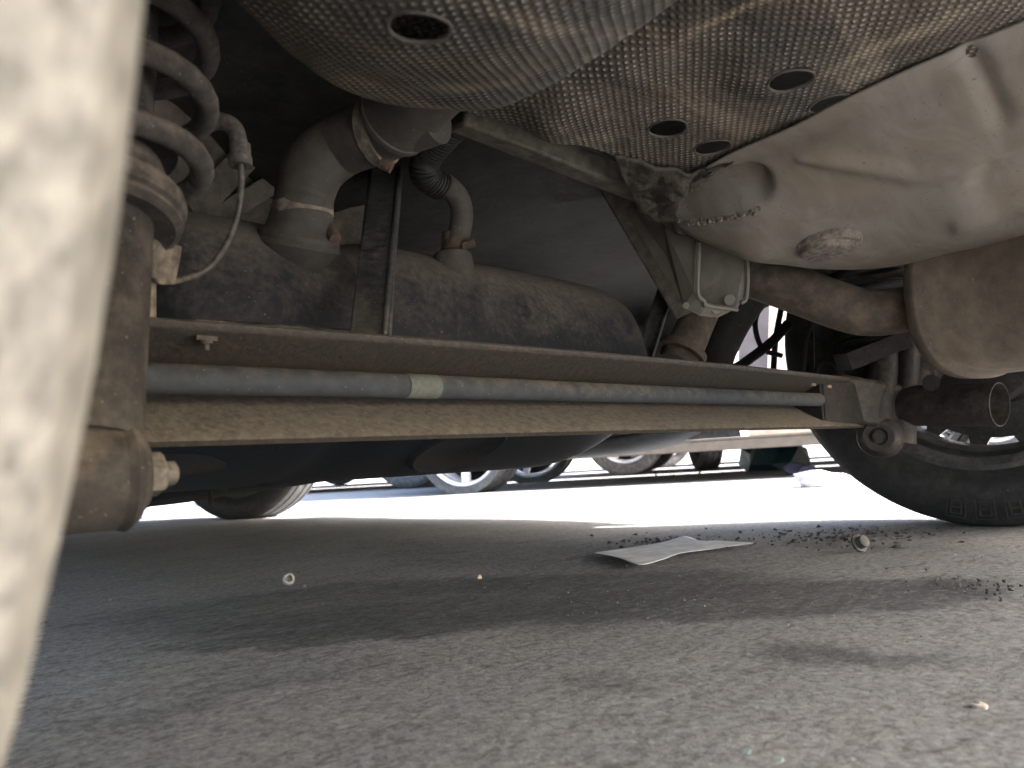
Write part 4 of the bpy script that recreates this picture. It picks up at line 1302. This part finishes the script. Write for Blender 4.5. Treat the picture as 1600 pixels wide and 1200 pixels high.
rock('pebble', 'dull flat pebble on the light patch at the left', 'pebble', 212, 1042, .0042, mst, seed=21, flat=.4)
rock('pebble', 'grey pebble at the left edge of the shaded ground near the tyre', 'pebble', 70, 976, .0045, mdk, seed=23)
mglass = plain('pale_green_glass', (.40, .49, .46), .15, scale=100)
for i, (px, py, s) in enumerate(((1166, 1182, .0040), (1216, 1195, .0040))):
    bm = bmesh.new()
    p = G(px, py)
    pts = [(-1, -.2, 0), (-.3, .8, 0), (.8, .7, 0), (1, -.3, 0), (.1, -.9, 0)]
    f = [bm.verts.new(p+Vector((a*s, b_*s*.8, .0008))) for a, b_, _ in pts]
    t_ = [bm.verts.new(p+Vector((a*s*.8, b_*s*.65, .0024+.0008*a))) for a, b_, _ in pts]
    bm.faces.new(f[::-1]); bm.faces.new(t_)
    for k in range(5): bm.faces.new((f[k], f[(k+1) % 5], t_[(k+1) % 5], t_[k]))
    o = link('glass_shard', bm, mglass, smooth=False)
    single(o, ('pale green glass chip at the bottom edge, the left one of two', 'pale green glass chip cut by the bottom edge, the right one of two')[i], 'glass chip', 'broken glass chips')
# grit
def grit(name, label, places, m_, kind='stuff'):
    bm = bmesh.new()
    for (px, py, s) in places:
        p = G(px, py)
        mt = Matrix.Translation(p+Vector((0, 0, s*.3))) @ Matrix.Rotation(random.random()*6.28, 4, 'Z') @ Matrix.Rotation(random.random()*3, 4, 'X') @ Matrix.Diagonal((s*random.uniform(.7, 1.6), s, s*random.uniform(.4, .9), 1))
        vs = [bm.verts.new(mt @ Vector(v)) for v in ((1, 0, 0), (-.6, .8, 0), (-.6, -.8, .2), (0, .1, 1), (.1, 0, -.8))]
        for f in ((0, 1, 3), (1, 2, 3), (2, 0, 3), (1, 0, 4), (2, 1, 4), (0, 2, 4)):
            bm.faces.new([vs[i] for i in f])
    o = link(name, bm, m_, smooth=False)
    single(o, label, 'gravel', kind=kind)
pl = []
for _ in range(420):
    px = random.gauss(1335, 75); py = 836+random.gauss(0, 9)-(px-1335)*.03
    if py > 822: pl.append((px, py, abs(random.gauss(.0018, .0014))+.0006))
for _ in range(150):
    pl.append((random.gauss(1045, 45), 848+random.gauss(0, 5), abs(random.gauss(.002, .0012))+.0007))
for _ in range(70):
    px = random.gauss(1530, 60); pl.append((px, 918+random.gauss(0, 9)+(px-1530)*.1, abs(random.gauss(.0012, .0009))+.0005))
grit('dark_gravel', 'dark loose gravel gathered beside the right rear tyre', pl, mdk)
pl = []
for _ in range(2600):
    py = 825+375*random.random()**1.1; px = random.uniform(40, 1650)
    d = .148*FPX/(py-700)
    pl.append((px, py, abs(random.gauss(0, 1))*.00033*min(2.2, d*1.4)+.00015))
for _ in range(170):
    px = random.gauss(960, 200); py = 940+random.gauss(0, 22)-(px-1000)*.02
    pl.append((px, py, abs(random.gauss(0, .00045))+.0003))
for _ in range(220):
    px = random.gauss(540, 70); py = 1135+random.gauss(0, 22)-(px-540)*.25
    pl.append((px, py, abs(random.gauss(0, .0006))+.0003))
grit('pale_grit', 'fine pale grit scattered over the ground', pl[::2], mgrit)
grit('grey_grit', 'fine grey grit scattered over the ground', pl[1::2], mst)
# crumpled rubbish beyond the tyre
def crumple(name, label, cat, px, py, d, s, m_, seed, flat=.5):
    bm = bmesh.new()
    p = W(px, py, d)
    p.z = 0
    bmesh.ops.create_icosphere(bm, subdivisions=2, radius=s)
    for v in bm.verts:
        v.co *= 1+.6*noise.noise(v.co/s*1.6+Vector((seed, 3, 0)))
        v.co.z = max(v.co.z*flat, -s*.2)
        v.co += p+Vector((0, 0, s*.2))
    single(link(name, bm, m_, smooth=False), label, cat)
crumple('crumpled_paper', 'crumpled white paper on the sunlit ground beside the right rear tyre', 'paper', 1285, 752, 2.75, .085, plain('bright_paper', (.45, .45, .46), .8), 2, .55)
crumple('cloth_bundle', 'small mauve cloth bundle lying behind the crumpled white paper', 'cloth', 1248, 728, 4.1, .075, plain('mauve_cloth', (.085, .085, .16), .9, scale=30), 8, .6)
_d = (Vector((math.cos(aA), math.sin(aA)))).xy
bm = bmesh.new()
q0 = Vector((pA.x, pA.y))+_d*.33; q1 = Vector((pA.x, pA.y))+_d*2.15
out_ = Vector((-_d.y, _d.x)) if Vector((-_d.y, _d.x)).dot(-pA) > 0 else Vector((_d.y, -_d.x))
q0 += out_*.155; q1 += out_*.155
for z, w_, t_ in ((.172, .05, .03), (.205, .018, .04)):
    bar(bm, Vector((q0.x, q0.y, z)), Vector((q1.x, q1.y, z)), w_, t_, side=(0, 0, 1))
link('side_skirt', bm, plain('dusty_tan_skirt', (.085, .070, .054), .6), carA, bevel=.006)
crumple('tarpaulin', 'dark teal crumpled tarpaulin lying behind the mauve cloth', 'tarpaulin', 1212, 733, 5.2, .22, plain('dark_teal_sheet', (.008, .035, .045), .5), 4, .8)
lw = thing('loose_tyre', 'grey tyre standing with its tread towards us behind the far sill', 'tyre', (0, 0, 0))
pt = W(1104, 733, 6.2)
lw.location = (pt.x, pt.y, .31); lw.rotation_euler = (0, 0, math.atan2(right.y, right.x))
o = bpy.data.objects.new('tread', tyre2); col.objects.link(o); o.parent = lw
mw = plain('weed_green', (.10, .28, .05), .7)
for i, (px, lab) in enumerate(((1027, 'tiny bright green weed in the far shade strip, the leftmost of three'), (1052, 'tiny dark green weed in the far shade strip, between two others'), (1093, 'tiny green weed in the far shade strip, the rightmost of three'))):
    bm = bmesh.new()
    p = W(px, 752-(px-1027)*.04, 4.6); p.z = 0
    for k in range(7):
        a = random.random()*6.28; q = p+Vector((math.cos(a)*.02, math.sin(a)*.02, random.uniform(.02, .04)))
        s_ = Vector((-math.sin(a), math.cos(a), 0))*.006
        vs = [bm.verts.new(x_) for x_ in (p, (p+q)/2+s_, q, (p+q)/2-s_)]
        bm.faces.new(vs)
    single(link('weed', bm, mw, smooth=False), lab, 'weed', 'weeds in the far shade strip')
